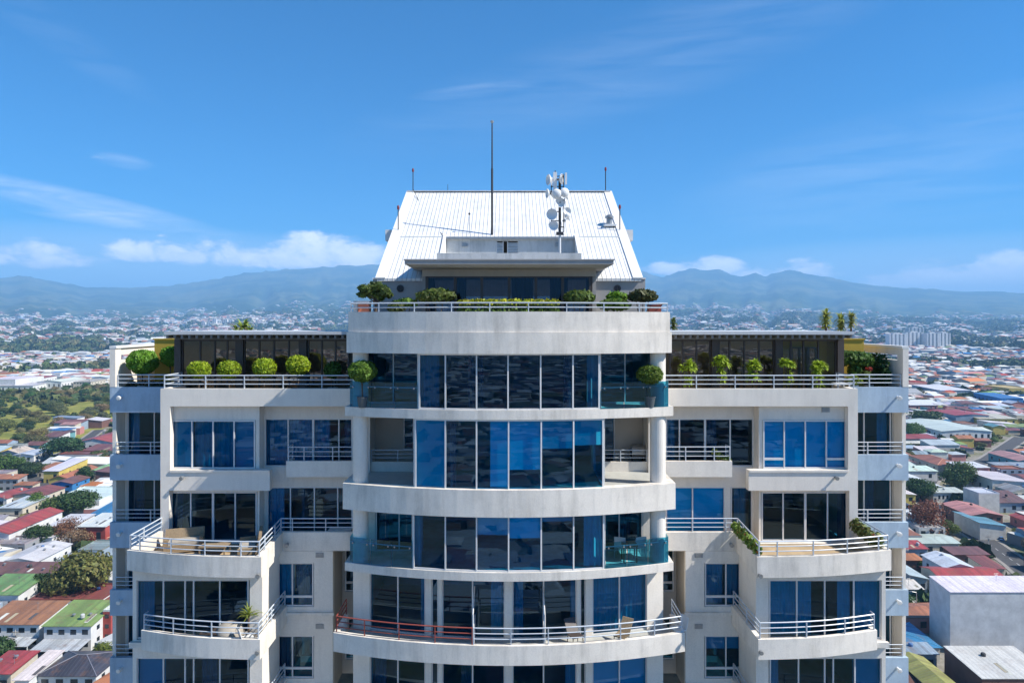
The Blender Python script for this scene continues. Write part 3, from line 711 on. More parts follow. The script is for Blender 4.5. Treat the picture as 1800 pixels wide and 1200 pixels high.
    # roof terrace floor and the wide wing slabs
    wall('terrace_floor', MB().prism([(m * -18.12, 31.51), (m * -15.10, 31.51), (m * -14.8, 29.78), (m * -6.46, 29.78), (m * -6.46, 40), (m * -18.12, 40)], E(-3.62), E(-3.36)), 'deck')
    for k in (2, 3, 4, 5):
        wall('floor_slab', MB().box(m * -18.1, m * -6.46, 32.42 , 40, FL[k] - .35, FL[k] - .05), 'tilefloor')
        wall('floor_slab', MB().box(m * -14.8, m * (-10.95 if k < 4 else -9.9), 30.05 if k < 4 else 27.6, 32.40, FL[k] - .35, FL[k] - .05), 'tilefloor')
        if k < 4: wall('floor_slab', MB().box(m * -10.85, m * -6.46, 30.7, 32.40, FL[k] - .35, FL[k] - .05), 'tilefloor')
    for x_ in (-15.08, -9.85): wall('inner_partition', MB().box(m * x_, m * (x_ + .12), 32.45, 36, FL[5], E(-3.63)), 'interior')
    # pavilion of dark glass on the roof terrace
    dp = 31.6
    zt = Z(597, dp); zb = E(-3.355)
    colp = [314, 423, 534]
    for p in colp: wall('pavilion_column', MB().box(xs(p - 5, dp), xs(p + 6, dp), dp - .15, dp + .15, zb, zt), 'darkframe')
    sections = [(320, [320, 352, 378, 400, 417]), (429, [429, 456, 482, 508, 528]), (541, [541, 566, 590, 614])]
    for si, (_, ps) in enumerate(sections): window(px_pts(ps, dp + .03, m), zb + .003, zt - .003, 'glass_clear' if (si == 0 and not Lf) else 'glass_bronze', fmat='darkframe', name='pavilion_window', bar=.07)
    wall('pavilion_beam', MB().box(xs(309, dp), m * -6.6, dp - .12, dp + .12, zt + .002, zt + .16), 'darkframe')
    pr = MB(); zz = Z(588, 30.4)
    pr.hexa([(xs(288, 30.4), 30.4, zz), (m * -6.6, 30.4, zz), (m * -6.6, 37, zz - .02), (xs(288, 30.4), 37, zz - .02), (xs(288, 30.4), 30.4, zz + .14), (m * -6.6, 30.4, zz + .14), (m * -6.6, 37, zz + .11), (xs(288, 30.4), 37, zz + .11)])
    pr.build('pavilion_roof', M['roof_edge'], T)
    rr = MB(); n = 27
    for i in range(n):
        x = xs(296, 30.6) + (m * -6.8 - xs(296, 30.6)) * i / (n - 1)
        rr.box(x - .05, x + .05, 30.5, 36.5, zz - .17, zz - .022)
    rr.box(xs(296, 30.6), m * -6.7, 31.2, 31.4, zz - .24, zz - .163)
    rr.build('rafters', M['rafter'], T)
    wall('pavilion_back_wall', MB().box(m * -15.1, m * -6.6, 34.6, 34.8, zb, zt + .05), 'beige')
    wall('pavilion_side_wall', MB().box(m * -15.35, m * -15.15, dp + .2, 36.5, zb, zt + .05), 'yellow' if not Lf else 'interior')
    wall('yellow_wall', MB().box(m * -17.15, m * -15.36, 33.0, 33.2, zb, Z(597, 33)), 'yellow')
    wall('wall_cap', MB().box(m * -17.2, m * -15.36, 32.95, 33.25, Z(597, 33) + .002, Z(597, 33) + .06), 'yellow')
    wall('yellow_wall', MB().box(m * -17.16, m * -16.96, 33.21, 40, zb, Z(597, 33)), 'yellow')
    if not Lf:
        wall('yellow_wall', MB().box(15.14, 13.0, 32.5, 32.7, zb, zt), 'yellow')
        window([(13.3 + .42 * i, 32.3) for i in range(4)], zb, zb + 2.15, 'glass_bronze', fmat='darkframe', bar=.1, name='folding_door')
    # wall vents
    for (px, py, d_) in ([(562, 975, 29.3), (562, 1100, 29.3)] + ([(339, 720, 29.83)] if not Lf else [])):
        v = MB(); cx = xs(px, d_); cz = Z(py, d_)
        v.box(cx - .17, cx + .17, d_ - .03, d_ - .002, cz - .10, cz + .10)
        for q in (-.055, 0, .055): v.box(cx - .14, cx + .14, d_ - .045, d_ - .031, cz + q - .018, cz + q + .018)
        v.build('wall_vent', M['steel'], T)
    for (px, py, d_) in ((506, 955, 29.29), (456, 1008, 26.25), (322, 838, 29.5), (455, 1142, 26.2)):
        lp = MB(); lp.lathe([(.05, 0), (.05, .12), (.085, .13), (.085, .22)], (xs(px, d_), d_, Z(py, d_)), (0, -1, -.1), 10); lp.build('wall_lamp', M['steel'], T)
wing(1); wing(-1)
# back and lower body of the tower
wall('rear_wall', MB().box(-18.1, 18.1, 40.01, 47, 0.5, E(-3.37)), 'plaster')
wall('rear_wall', MB().box(-6.40, 6.40, 33.01, 47.9, E(-20), E(-.85)), 'interior')
low = MB(); low.prism(arc(-6.4, 6.4, 1.2) + [(6.4, 40), (-6.4, 40)], .3, E(-19.2)); wall('lower_wall', low)
for s in (-1, 1):
    wall('lower_wall', MB().box(s * 6.5, s * 14.9, 29.2, 40, .3, E(-19.2)))
    wall('lower_wall', MB().box(s * 14.95, s * 18.12, 31.6, 40, .3, E(-19.2)))
    wall('inner_core', MB().box(s * 6.46, s * 18.0, 36.9, 39.9, FL[5] - .4, E(-3.65)), 'interior')
    wall('inner_partition', MB().box(s * 3.55, s * 3.7, 29.75, 32.9, FL[3] - 3.0, E(-1.3)), 'interior') if False else None

# ---- things on the roof ------------------------------------------------------------
def pole_light(px, pytop, pybase, y, label, red=True):
    x = X(px, y); z0 = Z(pybase, y); z1 = Z(pytop, y)
    t = thing('obstruction_light', label, 'warning light', (x, y, z0), group='red tipped lamps along the roof edge')
    MB().tube((0, 0, -.1), (0, 0, z1 - z0 - .22), .028).build('pole', M['darksteel'], t, local=True)
    MB().lathe([(.035, 0), (.06, .05), (.06, .15), (.035, .22)], (0, 0, z1 - z0 - .22), n=10).build('lamp', M['red_lamp'], t, local=True)
pole_light(726, 296, 337, 39.0, 'red lamp on a thin pole at the left end of the white roof ridge')
pole_light(1064.5, 294, 336, 39.0, 'red lamp on a thin pole at the right end of the white roof ridge')
pole_light(700, 361, 408, 34.3, 'red lamp on a thin pole halfway down the left edge of the white roof')
pole_light(1089.5, 360, 406, 34.3, 'red lamp on a thin pole halfway down the right edge of the white roof')
t = thing('lightning_rod', 'tall thin dark rod standing above the louvred door on the roof', 'mast', (X(865, 33.9), 33.9, RZ(33.9) - .1))
zt = Z(217, 33.9) - RZ(33.9) + .1
MB().tube((0, 0, 0), (0, 0, zt * .6), .055, 8).tube((0, 0, zt * .6), (0, 0, zt), .04, 8, .03).build('pole', M['darksteel'], t, local=True)
MB().lathe([(.02, 0), (.09, .06), (.09, .1), (.02, .16)], (0, 0, zt), n=10).build('finial', M['steel'], t, local=True)
t = thing('whip_antenna', 'short thin rod with a small knob on the left half of the white roof', 'antenna', (X(825, 34.0), 34.0, RZ(34.0)))
MB().tube((0, 0, 0), (0, 0, .95), .016).build('rod', M['steel'], t, local=True); MB().lathe([(.02, 0), (.05, .03), (.05, .09), (.02, .12)], (0, 0, .93), n=8).build('knob', M['darksteel'], t, local=True)
t = thing('whip_antenna', 'tiny bare spike on the left part of the white roof ridge', 'antenna', (X(787, 39), 39.05, ZR1))
MB().tube((0, 0, 0), (0, 0, .42), .014).build('rod', M['darksteel'], t, local=True)
yv = 34.9
t = thing('vent_pipe', 'grey capped vent pipe rising through the right side of the white roof', 'vent', (X(1071, yv), yv, RZ(yv)))
MB().lathe([(.15, -.1), (.15, .34)], n=14).build('pipe', M['steel'], t, local=True); MB().lathe([(.10, .36), (.22, .36), (.22, .46), (.07, .55)], n=14).build('cowl', M['steel'], t, local=True)
MB().box(-.32, .32, -.35, .35, -.08, .02).build('flashing', M['white_trim'], t, local=True)
def cable(name, label, a, b, sag, r=.012):
    a, b = Vector(a), Vector(b); pts = []
    for i in range(13):
        u = i / 12; p = a.lerp(b, u); p.z -= sag * 4 * u * (1 - u); pts.append(p)
    o = MB().chain(pts, r, 5).build(name, M['darksteel']); tag(o, label, 'cable')
cable('cable', 'thin cable sagging from the left ridge lamp down to the roof terrace', (X(727, 39), 38.9, ZR1 + .1), (X(778, 33.8), 33.8, RZ(33.8) + .05), .25)
# microwave mast
ym = 30.7
t = thing('antenna_mast', 'steel mast crowded with white round dishes and panel antennas above the roof terrace wall', 'antenna mast', (X(984, ym), ym, E(2.56)))
mx = X(984, ym)
def mp(px, py, dy=0.0): return (X(px, ym) - mx, dy, Z(py, ym) - E(2.56))
st = MB(); st.tube((0, 0, 0), (0, 0, Z(412, ym) - E(2.56)), .055, 8); st.build('lower_pole', M['frame'], t, local=True)
zt = mp(984, 318)[2]
MB().tube((0, 0, Z(412, ym) - E(2.56)), (0, 0, zt), .06, 8).build('upper_pole', M['darksteel'], t, local=True)
fr = MB()
for (pa, pb) in (((969, 366), (969, 392)), ((991, 350), (991, 408)), ((976, 300), (976, 345)), ((991, 306), (991, 335)), ((969, 320), (969, 344))): fr.tube(mp(*pa), mp(*pb), .024)
for (pa, pb) in (((969, 372), (984, 372)), ((984, 399), (991, 399)), ((984, 360), (991, 360)), ((969, 338), (991, 338)), ((969, 328), (991, 328)), ((976, 310), (991, 310)), ((978, 412), (992, 412)), ((970, 388), (984, 388)), ((984, 352), (991, 352))): fr.tube(mp(*pa), mp(*pb), .022)
fr.box(-.16, .16, -.12, .12, mp(984, 413)[2], mp(984, 408)[2]); fr.build('bracket', M['darksteel'], t, local=True)
def dish(px, py, rpx, ax, dome=False, dy=-.12):
    r = rpx * ym / F; c = mp(px, py, dy); ax = Vector(ax).normalized()
    if dome: prof = [(r * .35, -r * .55), (r, -r * .25), (r, 0), (r * .93, r * .22), (r * .7, r * .42), (r * .38, r * .54), (.01, r * .58)]
    else: prof = [(.03, -r * .42), (r * .5, -r * .34), (r * .85, -r * .12), (r, 0), (r, .03), (r * .95, .03), (r * .8, -.02 * r), (r * .45, -r * .2), (.02, -r * .28)]
    o = MB().lathe(prof, c, ax, 20).build('dish', M['dish'], t, smooth=False, local=True)
    MB().tube(Vector(c) - ax * r * .3, Vector(c) - ax * (r * .3 + .2), .05).build('dish_mount', M['steel'], o, local=True)
for a in ((964, 317, 9.5, (-.94, -.34, 0)), (987, 316, 9.5, (.9, -.42, 0)), (962, 341, 8, (-.97, -.25, 0)), (984, 357, 9, (.35, -.93, .1)), (970, 377.5, 9.8, (-.25, -.97, -.06)), (972.5, 397.5, 8.8, (-.2, -.98, 0)), (996.5, 372, 7.2, (.25, -.95, .1)), (997, 388, 6, (.75, -.65, 0)), (995, 352, 5.5, (.8, -.6, 0))): dish(*a)
dish(977.5, 342.5, 9, (-.15, -.95, -.1), True, -.2); dish(992, 339.5, 8.2, (.25, -.95, 0), True, -.16); dish(997, 380, 5, (.3, -.9, -.3), True)
for (px, p0, p1) in ((975.5, 304, 336), (994.5, 305, 325), (969.5, 313, 327)):
    MB().box(mp(px - (3.2 if px < 980 and px > 972 else 1.6), 0)[0], mp(px + (3.2 if px < 980 and px > 972 else 1.6), 0)[0], -.18, -.06, mp(px, p1)[2], mp(px, p0)[2]).build('panel_antenna', M['dish'], t, local=True)
t = thing('rooftop_lamp', 'dark floodlight on a post at the right end of the sunken roof terrace', 'lamp', (X(1001, 32.8), 32.8, E(2.56)))
MB().tube((0, 0, 0), (0, 0, .35), .03).build('post', M['darksteel'], t, local=True); MB().lathe([(.08, .33), (.20, .40), (.22, .60), (.10, .64)], n=12).build('lamp_head', M['steel'], t, local=True)
# ------------------------------------------------------------------ plants
G_LIME = (.33, .44, .025); G_MID = (.10, .20, .03); G_DARK = (.045, .10, .025); G_OLIVE = (.13, .17, .035); G_YEL = (.27, .33, .03)
def crown(parent, blobs, size, seed, color, name='crown', **kw):
    return link(name, leaf_mesh(name, blobs, size, seed, **kw), M['leaf'], parent, color)
def pot(parent, r, h, color=(.5, .48, .44), z=0.0):
    MB().lathe([(r * .72, z), (r, z + h * .9), (r * 1.08, z + h * .92), (r * 1.08, z + h), (r * .9, z + h), (r * .88, z + h * .9)], n=18).build('pot', M['pot'], parent, color=color, local=True)
def topiary(label, px, py, rpx, d, zf, color, seed, n=2600, squash=.92, lean=0, group=None, potc=(.5, .48, .44), leaf=.075, pr=.22, ph=.36):
    x = X(px, d); zc = Z(py, d); r = rpx * d / F
    t = thing('topiary_bush', label, 'bush', (x, d, zf), R.uniform(0, 6), group)
    h = zc - zf
    crown(t, [(0, 0, h, r * .97, r * .97, r * squash, int(n * 1.5))], leaf * 1.15, seed, color, shell=.84, spread=.6, bum_=.45)
    tr = MB(); tr.tube((0, 0, .1), (.02, 0, h * .6), .035, 7, .028).tube((.02, 0, h * .6), (r * .3, 0, h), .022, 6, .01).tube((.02, 0, h * .6), (-r * .3, r * .2, h), .022, 6, .01); tr.build('trunk', M['bark'], t, local=True)
    pot(t, pr, ph, potc)
    return t
zw = E(-3.355)
gt = 'clipped round bushes in a row along the left terrace railing'
topiary('smallest and leftmost of four lime green ball bushes behind the left terrace railing', 350, 649, 19.5, 30.4, zw, G_LIME, 11, squash=.72, group=gt)
topiary('lime green ball bush second from the left behind the left terrace railing', 402.5, 649, 19.5, 30.4, zw, G_LIME, 12, squash=.76, group=gt)
topiary('lime green ball bush third from the left behind the left terrace railing', 465, 646, 20, 30.4, zw, G_LIME, 13, squash=.8, group=gt)
topiary('lime green ball bush nearest the central block on the left terrace', 524, 642, 20.5, 30.4, zw, G_LIME, 14, squash=.85, group=gt)
topiary('small dim bush close to the bronze glass near the central block', 585, 650, 15, 31.1, zw, G_MID, 15, n=900)
topiary('big round tree-like bush at the outer corner of the left roof terrace', 251, 635.5, 25.5, 32.0, zw, (.13, .27, .03), 16, n=3600, squash=.82, leaf=.085)
topiary('round green bush half hidden by the ochre wall on the left terrace', 300, 625.5, 17, 32.6, zw, (.14, .28, .03), 17, squash=.98)
topiary('round green bush in front of the left column under the curved parapet', 637.5, 652, 25, 27.1, FL[1], (.12, .21, .03), 18, n=3600, squash=.72, leaf=.07, potc=(.09, .11, .12), pr=.22, ph=.42)
topiary('round olive bush in front of the right column under the curved parapet', 1142, 658, 23, 27.1, FL[1], (.15, .22, .035), 19, n=3200, squash=.66, leaf=.075, potc=(.09, .11, .12), pr=.22, ph=.42)
def frond(mb, o, ang, el, ln, w, droop=.9, n=5):
    o = Vector(o); pts = []
    for i in range(n + 1):
        u = i / n; e = el - droop * u * u * 1.4
        if i: pts.append(pts[-1] + Vector((math.cos(ang) * math.cos(e), math.sin(ang) * math.cos(e), math.sin(e))) * (ln / n))
        else: pts.append(o)
    sd = Vector((-math.sin(ang), math.cos(ang), 0)); vs = []
    for i, p in enumerate(pts):
        k = w * (math.sin(math.pi * (.12 + .88 * i / n)) if i < n else .02) * .5
        vs += [p + sd * k + Vector((0, 0, k * .3)), p - sd * k + Vector((0, 0, k * .3))]
    mb.closed = False
    mb.add(vs, [(2 * i, 2 * i + 1, 2 * i + 3, 2 * i + 2) for i in range(n)])
def colour_faces(o, amp=.35):
    me = o.data; a = me.attributes.new('Col', 'FLOAT_COLOR', 'FACE'); m = len(me.polygons)
    c = np.ones((m, 4)); c[:, :3] *= (1 + amp * (NR.random(m) - .5))[:, None]; a.data.foreach_set('color', c.astype(np.float32).ravel()); return o
def spiky(parent, heads, ln, w, color, n=40, name='crown', droop=.9, elmin=-.1):
    mb = MB()
    for (x, y, z, k) in heads:
        for i in range(int(n * k)): frond(mb, (x + R.uniform(-.03, .03), y + R.uniform(-.03, .03), z + R.uniform(-.08, .08) * ln), R.uniform(0, 6.283), R.uniform(elmin, 1.5), ln * R.uniform(.6, 1.1) * k ** .5, w, droop * R.uniform(.5, 1.2))
    return colour_faces(mb.build(name, M['leaf'], parent, color=color, local=True))
def dracaena(label, px, ytop, yb, wpx, d, zf, color, seed, group=None):
    x = X(px, d); t = thing('potted_dracaena', label, 'potted plant', (x, d, zf), 0, group)
    h = Z(ytop, d) - zf; zl = Z(yb, d) - zf; r = wpx * d / F / 2
    rr = random.Random(seed); heads = []; tr = MB()
    for i in range(7):
        a = rr.uniform(0, 6.28); q = r * rr.uniform(.15, .62); z = zl + (h - zl) * rr.uniform(.35, .72); heads.append((q * math.cos(a), q * math.sin(a), z, rr.uniform(.6, 1.0)))
        tr.tube((0, 0, .2), (q * math.cos(a) * .6, q * math.sin(a) * .6, z), .018, 5)
    for i in range(4):
        a = rr.uniform(0, 6.28); heads.append((.12 * math.cos(a), .12 * math.sin(a), rr.uniform(.4, zl), .55))
    spiky(t, heads, r * .95, .085, color, 80, name='foliage'); tr.build('stem', M['bark'], t, local=True); pot(t, .2, .34, (.45, .40, .34))
gd = 'leafy potted plants along the right terrace railing'
for i, (px, a, b, w_, lab) in enumerate(((1209, 634, 658, 32, 'leafy lime plant nearest the central block on the right terrace'), (1266, 624, 652, 35, 'tallest leafy lime plant on the right terrace, second from the central block'), (1323, 633, 656, 37, 'broad leafy plant third from the central block on the right terrace'), (1383, 629, 654, 30, 'leafy lime plant fourth from the central block on the right terrace'), (1440, 637, 660, 34, 'ragged leafy plant in front of the folding glass door on the right terrace'))):
    dracaena(lab, px, a, b, w_, 30.45, zw, (.34, .46, .04), 40 + i, gd)
t = thing('broadleaf_shrub', 'broad dark shrub against the ochre wall at the right end of the terrace', 'shrub', (X(1506, 32.3), 32.3, zw))
h = Z(631, 32.3) - zw
crown(t, [(0, 0, h, .55, .4, .40, 520), (-.45, 0, h + .05, .42, .35, .34, 340), (.45, .1, h - .1, .36, .35, .40, 320), (-.1, 0, h - .55, .3, .3, .35, 200)], .14, 51, (.08, .16, .03), 'foliage', shell=.6)
MB().tube((0, 0, 0), (0, 0, h * .7), .05, 7, .03).tube((0, 0, h * .5), (.4, 0, h), .03, 6, .01).tube((0, 0, h * .5), (-.4, 0, h), .03, 6, .01).build('stem', M['bark'], t, local=True)
t = thing('flowering_plant', 'potted plant with bright red flowers at the right end of the terrace', 'potted plant', (X(1527, 31.9), 31.9, zw))
h = Z(650, 31.9) - zw
crown(t, [(0, 0, h + .04, .15, .13, .07, 60)], .09, 52, (.45, .06, .04), 'flowers'); crown(t, [(-.1, 0, h - .25, .3, .25, .22, 260)], .10, 53, G_OLIVE, 'foliage'); pot(t, .2, .4, (.4, .36, .30))
t = thing('low_plant', 'yellow green leafy pot plant beneath the broad dark shrub', 'potted plant', (X(1500, 31.7), 31.7, zw))
crown(t, [(0, 0, .62, .34, .3, .24, 380)], .11, 54, (.20, .26, .04), 'foliage'); pot(t, .22, .42, (.55, .53, .48))
def hedge(name, label, x0, x1, y0, y1, z0, z1, color, n, leaf, seed, cat='hedge', topc=None, topname='new_growth'):
    t = thing(name, label, cat, ((x0 + x1) / 2, (y0 + y1) / 2, z0))
    k = max(1, round((x1 - x0) / ((y1 - y0) * .8))); bl = []

    for i in range(k):
        cx = x0 + (x1 - x0) * (i + .5) / k - (x0 + x1) / 2
        bl.append((cx, 0, (z1 - z0) * .5, (x1 - x0) / k * .75, (y1 - y0) * .55, (z1 - z0) * .55 * R.uniform(.94, 1.05), n // k))
    crown(t, bl, leaf, seed, color, 'foliage', shell=.7)
    if topc:
        crown(t, [(b[0], 0, (z1 - z0) * .93, b[3], b[4], (z1 - z0) * .13, n // k // 3) for b in bl], leaf, seed + 1, topc, topname, shell=.4)
    return t
t = thing('climbing_hedge', 'dark green hedge behind the sloping frame at the right edge of the roof', 'hedge', (17.7, 34, zw))
crown(t, [(0, -1.5 + .6 * q, .9, .32, .5, 1.0 - .03 * q, 520) for q in range(6)], .12, 55, (.035, .085, .02), 'foliage', shell=.7)
hedge('low_hedge', 'low dark hedge behind the railing at the left end of the roof terrace', -17.9, -16.2, 31.85, 32.25, zw, zw + .55, (.10, .10, .05), 900, .09, 56)
# penthouse terrace
zt0 = FL[0]
t = thing('cloud_pruned_tree', 'dark crooked little tree at the left end of the penthouse terrace', 'tree', (X(659, 28.0), 28.0, zt0))
def zz(py, d=28.0): return Z(py, d) - zt0
q = 28.0 / F
bl = [((px - 659) * q, R.uniform(-.2, .2), zz(py), rx * q, rx * q * .9, ry * q, n) for px, py, rx, ry, n in ((644, 508, 13, 8, 330), (662, 504, 15, 9, 380), (676, 512, 12, 9, 300), (637, 518, 8, 5, 170), (654, 516, 11, 8, 260), (683, 518, 7, 5, 140), (668, 522, 9, 6, 180))]
crown(t, bl, .095, 60, (.085, .13, .03), shell=.5)
tr = MB(); tr.tube((0, 0, 0), (.05, 0, zz(530)), .07, 8, .055)
for b in bl: tr.tube((.04, 0, zz(533)), (b[0] * .8, b[1], b[2]), .035, 6, .012)
tr.build('trunk', M['bark'], t, local=True)
def mound(label, px, py, wpx, hpx, d, color, seed, n, leaf=.1, zf=zt0, name='rounded_shrub', second=None):
    t = thing(name, label, 'shrub', (X(px, d), d, zf)); q = d / F; h = Z(py, d) - zf
    rx, rz = wpx / 2 * q, hpx / 2 * q
    crown(t, [(0, 0, h, rx * .8, rx * .7, rz, n // 2), (-rx * .5, 0, h - rz * .15, rx * .5, rx * .5, rz * .75, n // 4), (rx * .5, .1, h - rz * .12, rx * .5, rx * .5, rz * .8, n // 4)], leaf, seed, color, 'foliage', shell=.55)
    tr = MB()
    for a in (-.5, 0, .45): tr.tube((a * .1, 0, 0), (a * rx, 0, h), .035, 6, .012)
    tr.build('stem', M['bark'], t, local=True); return t
mound('wide olive green shrub left of the penthouse hedge', 766, 519, 72, 26, 28.1, (.12, .16, .035), 61, 1500)
mound('olive green shrub right of the penthouse hedge', 1019, 521, 57, 25, 28.1, (.11, .16, .035), 62, 1300)
mound('small bright green shrub near the right end of the penthouse terrace', 1085, 521, 38, 17, 28.4, (.17, .32, .03), 63, 900)
mound('dark shrub with reddish leaves at the right end of the penthouse terrace', 1130, 519, 54, 23, 28.0, (.075, .085, .03), 64, 1200)
mound('low green shrub under the dark and bright shrubs on the penthouse terrace', 1080, 535, 60, 22, 27.7, (.12, .20, .03), 65, 1000)
mound('small leafy plants beside the crooked tree on the penthouse terrace', 712, 531, 44, 15, 28.3, (.16, .28, .04), 66, 700)
mound('low dark plant behind the rail left of the penthouse terrace', 696, 540, 30, 18, 27.7, (.10, .13, .04), 67, 400)
hedge('clipped_hedge', 'long clipped hedge with yellow tips along the penthouse glass', X(807, 28.1), X(981, 28.1), 27.8, 28.4, zt0, Z(528, 28.1), (.10, .17, .03), 3600, .085, 68, topc=(.38, .40, .03))
t = thing('planter_box', 'salmon red planter box at the left end of the penthouse terrace', 'planter', (X(641, 28.2), 28.2, zt0))
MB().box(-.22, .22, -.22, .22, 0, 1.08).build('box', M['pot'], t, color=(.62, .20, .11), local=True); MB().box(-.25, .25, -.25, .25, 1.082, 1.15).build('rim', M['frame'], t, local=True); MB().box(-.44, -.27, -.1, .2, 0, 1.15).build('post', M['frame'], t, local=True)
t = thing('planter_box', 'brick red planter box under the dark shrub on the right', 'planter', (X(1150, 28.4), 28.4, zt0))
MB().box(-.25, .25, -.2, .2, 0, .95).build('box', M['pot'], t, color=(.38, .09, .06), local=True); MB().box(-.28, .28, -.23, .23, .952, 1.0).build('rim', M['pot'], t, color=(.30, .08, .05), local=True)
def yucca(label, px, ytop, wpx, d, zf, color, trunkz, group=None, droop=.7):
    t = thing('yucca', label, 'palm', (X(px, d), d, zf), 0, group); h = Z(ytop, d) - zf; r = wpx * d / F / 2
    spiky(t, [(0, 0, h - r * 1.15, 1.0), (0, 0, h - r * 1.9, .85), (0, 0, h - r * 2.4, .6)], r * 1.35, .085, color, 70, droop=droop, elmin=-.5)
    MB().tube((0, 0, 0), (0, 0, h - r), .07, 8, .05).build('trunk', M['bark'], t, local=True)
gy = 'spiky palms behind the right pavilion roof'
zr_ = E(-3.365)
yucca('tallest spiky palm rising behind the right pavilion roof', 1452, 540, 27, 38.0, zr_, (.36, .40, .10), 0, gy)
yucca('middle one of three spiky palms behind the right pavilion roof', 1478, 548, 25, 38.2, zr_, (.34, .38, .10), 0, gy)
yucca('spiky palm nearest the ochre wall behind the right pavilion roof', 1496, 546, 22, 38.1, zr_, (.32, .34, .10), 0, gy)
yucca('small spiky palm just right of the curved parapet band', 1184, 556, 20, 38.0, zr_, (.12, .17, .05), 0)
t = thing('fan_palm', 'bushy palm top showing above the left pavilion roof', 'palm', (X(425, 38), 38, zr_)); h = Z(575, 38) - zr_
spiky(t, [(0, 0, h - .1, 1), (.15, .1, h + .05, .7), (-.3, 0, h - .3, .8), (.45, 0, h - .35, .8)], .8, .13, (.26, .34, .07), 34, droop=1.1); MB().tube((0, 0, 0), (0, 0, h), .1, 8, .07).build('trunk', M['bark'], t, local=True)
# plants on the balconies
def flowerbed(label, pts, zf, n, seed, color, h=.45, w=.28):
    c = Vector(pts[0]).lerp(Vector(pts[-1]), .5); t = thing('trailing_plant', label, 'plant', (c.x, c.y, zf)); bl = []
    for (x, y) in pts: bl.append((x - c.x, y - c.y, h * R.uniform(.5, .8), w, w, h * .55, n))
    crown(t, bl, .095, seed, color, 'foliage', shell=.4); crown(t, [(b[0], b[1], b[2] + .05, w * .8, w * .8, h * .4, n // 12) for b in bl], .07, seed + 1, (.50, .14, .05), 'flowers', shell=.5); return t
flowerbed('green plant with orange flowers trailing over the right terrace parapet', [(9.66, 29.1 - .28 * i) for i in range(10)], E(-9.1), 90, 70, (.20, .29, .05), .45, .2)
flowerbed('reddish shrub along the outer side of the right terrace', [(14.85, 29.3 - .26 * i) for i in range(8)], E(-9.2), 90, 72, (.17, .20, .06), .6, .24)
t = thing('wispy_plant', 'wispy plant at the corner of the small upper right balcony', 'plant', (X(1277, 29.9), 29.95, Z(812, 29.9)))
crown(t, [(0, 0, .1, .2, .14, .16, 130), (-.3, 0, .28, .16, .12, .18, 80), (-.5, .05, .45, .12, .1, .15, 50)], .085, 73, (.16, .22, .05), 'foliage'); MB().tube((0, 0, -.4), (-.45, .03, .45), .012).tube((0, 0, -.4), (0, 0, .2), .015).build('stem', M['bark'], t, local=True)
t = thing('potted_palm', 'potted spiky palm on the lower left balcony', 'potted plant', (X(437, 27), 27.0, FL[4]))
spiky(t, [(0, 0, 1.05, 1)], .62, .05, (.22, .27, .05), 45, droop=1.0); MB().tube((0, 0, .3), (0, 0, 1.0), .045).build('trunk', M['bark'], t, local=True); pot(t, .2, .4, (.3, .28, .25))

# ------------------------------------------------------------------ balcony furniture
def sofa(label, x, y, z, rot, w=1.6, name='wicker_sofa', hb=.82):
    t = thing(name, label, 'sofa', (x, y, z), rot)
    MB().box(-w / 2, w / 2, -.4, .4, .06, .36).build('seat_base', M['wicker'], t, local=True)
    b = MB(); b.hexa([(-w / 2, .26, .361), (w / 2, .26, .361), (w / 2, .40, .361), (-w / 2, .40, .361), (-w / 2, .38, hb), (w / 2, .38, hb), (w / 2, .50, hb), (-w / 2, .50, hb)]); b.build('backrest', M['wicker'], t, local=True)
    for s in (-1, 1): MB().box(s * (w / 2 - .14), s * w / 2, -.4, .25, .362, .60).build('armrest', M['wicker'], t, local=True)
    MB().box(-w / 2 + .16, w / 2 - .16, -.38, .24, .362, .48).build('cushion', M['cushion'], t, local=True)
ft = FL[3] - .010
sofa('wicker sofa on the left terrace with its back to the glass', X(325, 28.75), 28.7, ft, .35, 1.5)
sofa('high backed wicker sofa by the right return of the left terrace', X(438, 27.9), 27.9, ft, -1.25, 1.7, hb=.98)
def table(label, x, y, z, w, dd, h, mat='frame', name='low_table'):
    t = thing(name, label, 'table', (x, y, z)); MB().box(-w / 2, w / 2, -dd / 2, dd / 2, h - .05, h).build('tabletop', M[mat], t, local=True)
    for sx_ in (-1, 1):
        for sy_ in (-1, 1): MB().box(sx_ * (w / 2 - .07), sx_ * (w / 2 - .02), sy_ * (dd / 2 - .07), sy_ * (dd / 2 - .02), 0, h - .051).build('leg', M[mat], t, local=True)
table('low dark table between the wicker sofas on the left terrace', X(378, 28.2), 28.2, ft, 1.1, .7, .42, 'wicker')
table('white bench table behind the railing of the left recess balcony', X(598, 29.9), 29.95, FL[3], 1.0, .45, .52, 'frame', 'bench_table')
table('small round-edged table on the lower left balcony by the glass', X(372, 26.9), 26.85, FL[4], .7, .6, .55, 'darkframe', 'side_table')
def chair(label, x, y, z, rot, mat='frame', name='garden_chair', recline=.12):
    t = thing(name, label, 'chair', (x, y, z), rot)
    MB().box(-.24, .24, -.24, .24, .41, .45).build('seat', M[mat], t, local=True)
    b = MB(); b.hexa([(-.24, .21, .452), (.24, .21, .452), (.24, .24, .452), (-.24, .24, .452), (-.23, .21 + recline, .90), (.23, .21 + recline, .90), (.23, .24 + recline, .90), (-.23, .24 + recline, .90)]); b.build('backrest', M[mat], t, local=True)
    for sx_ in (-1, 1):
        for sy_ in (-1, 1): MB().tube((sx_ * .21, sy_ * .21, .409), (sx_ * .24, sy_ * .24, 0), .018).build('leg', M[mat], t, local=True)
chair('white chair behind the right glass balustrade, nearer the bowed glass', X(1092, 27.9), 27.9, FL[3], 2.8)
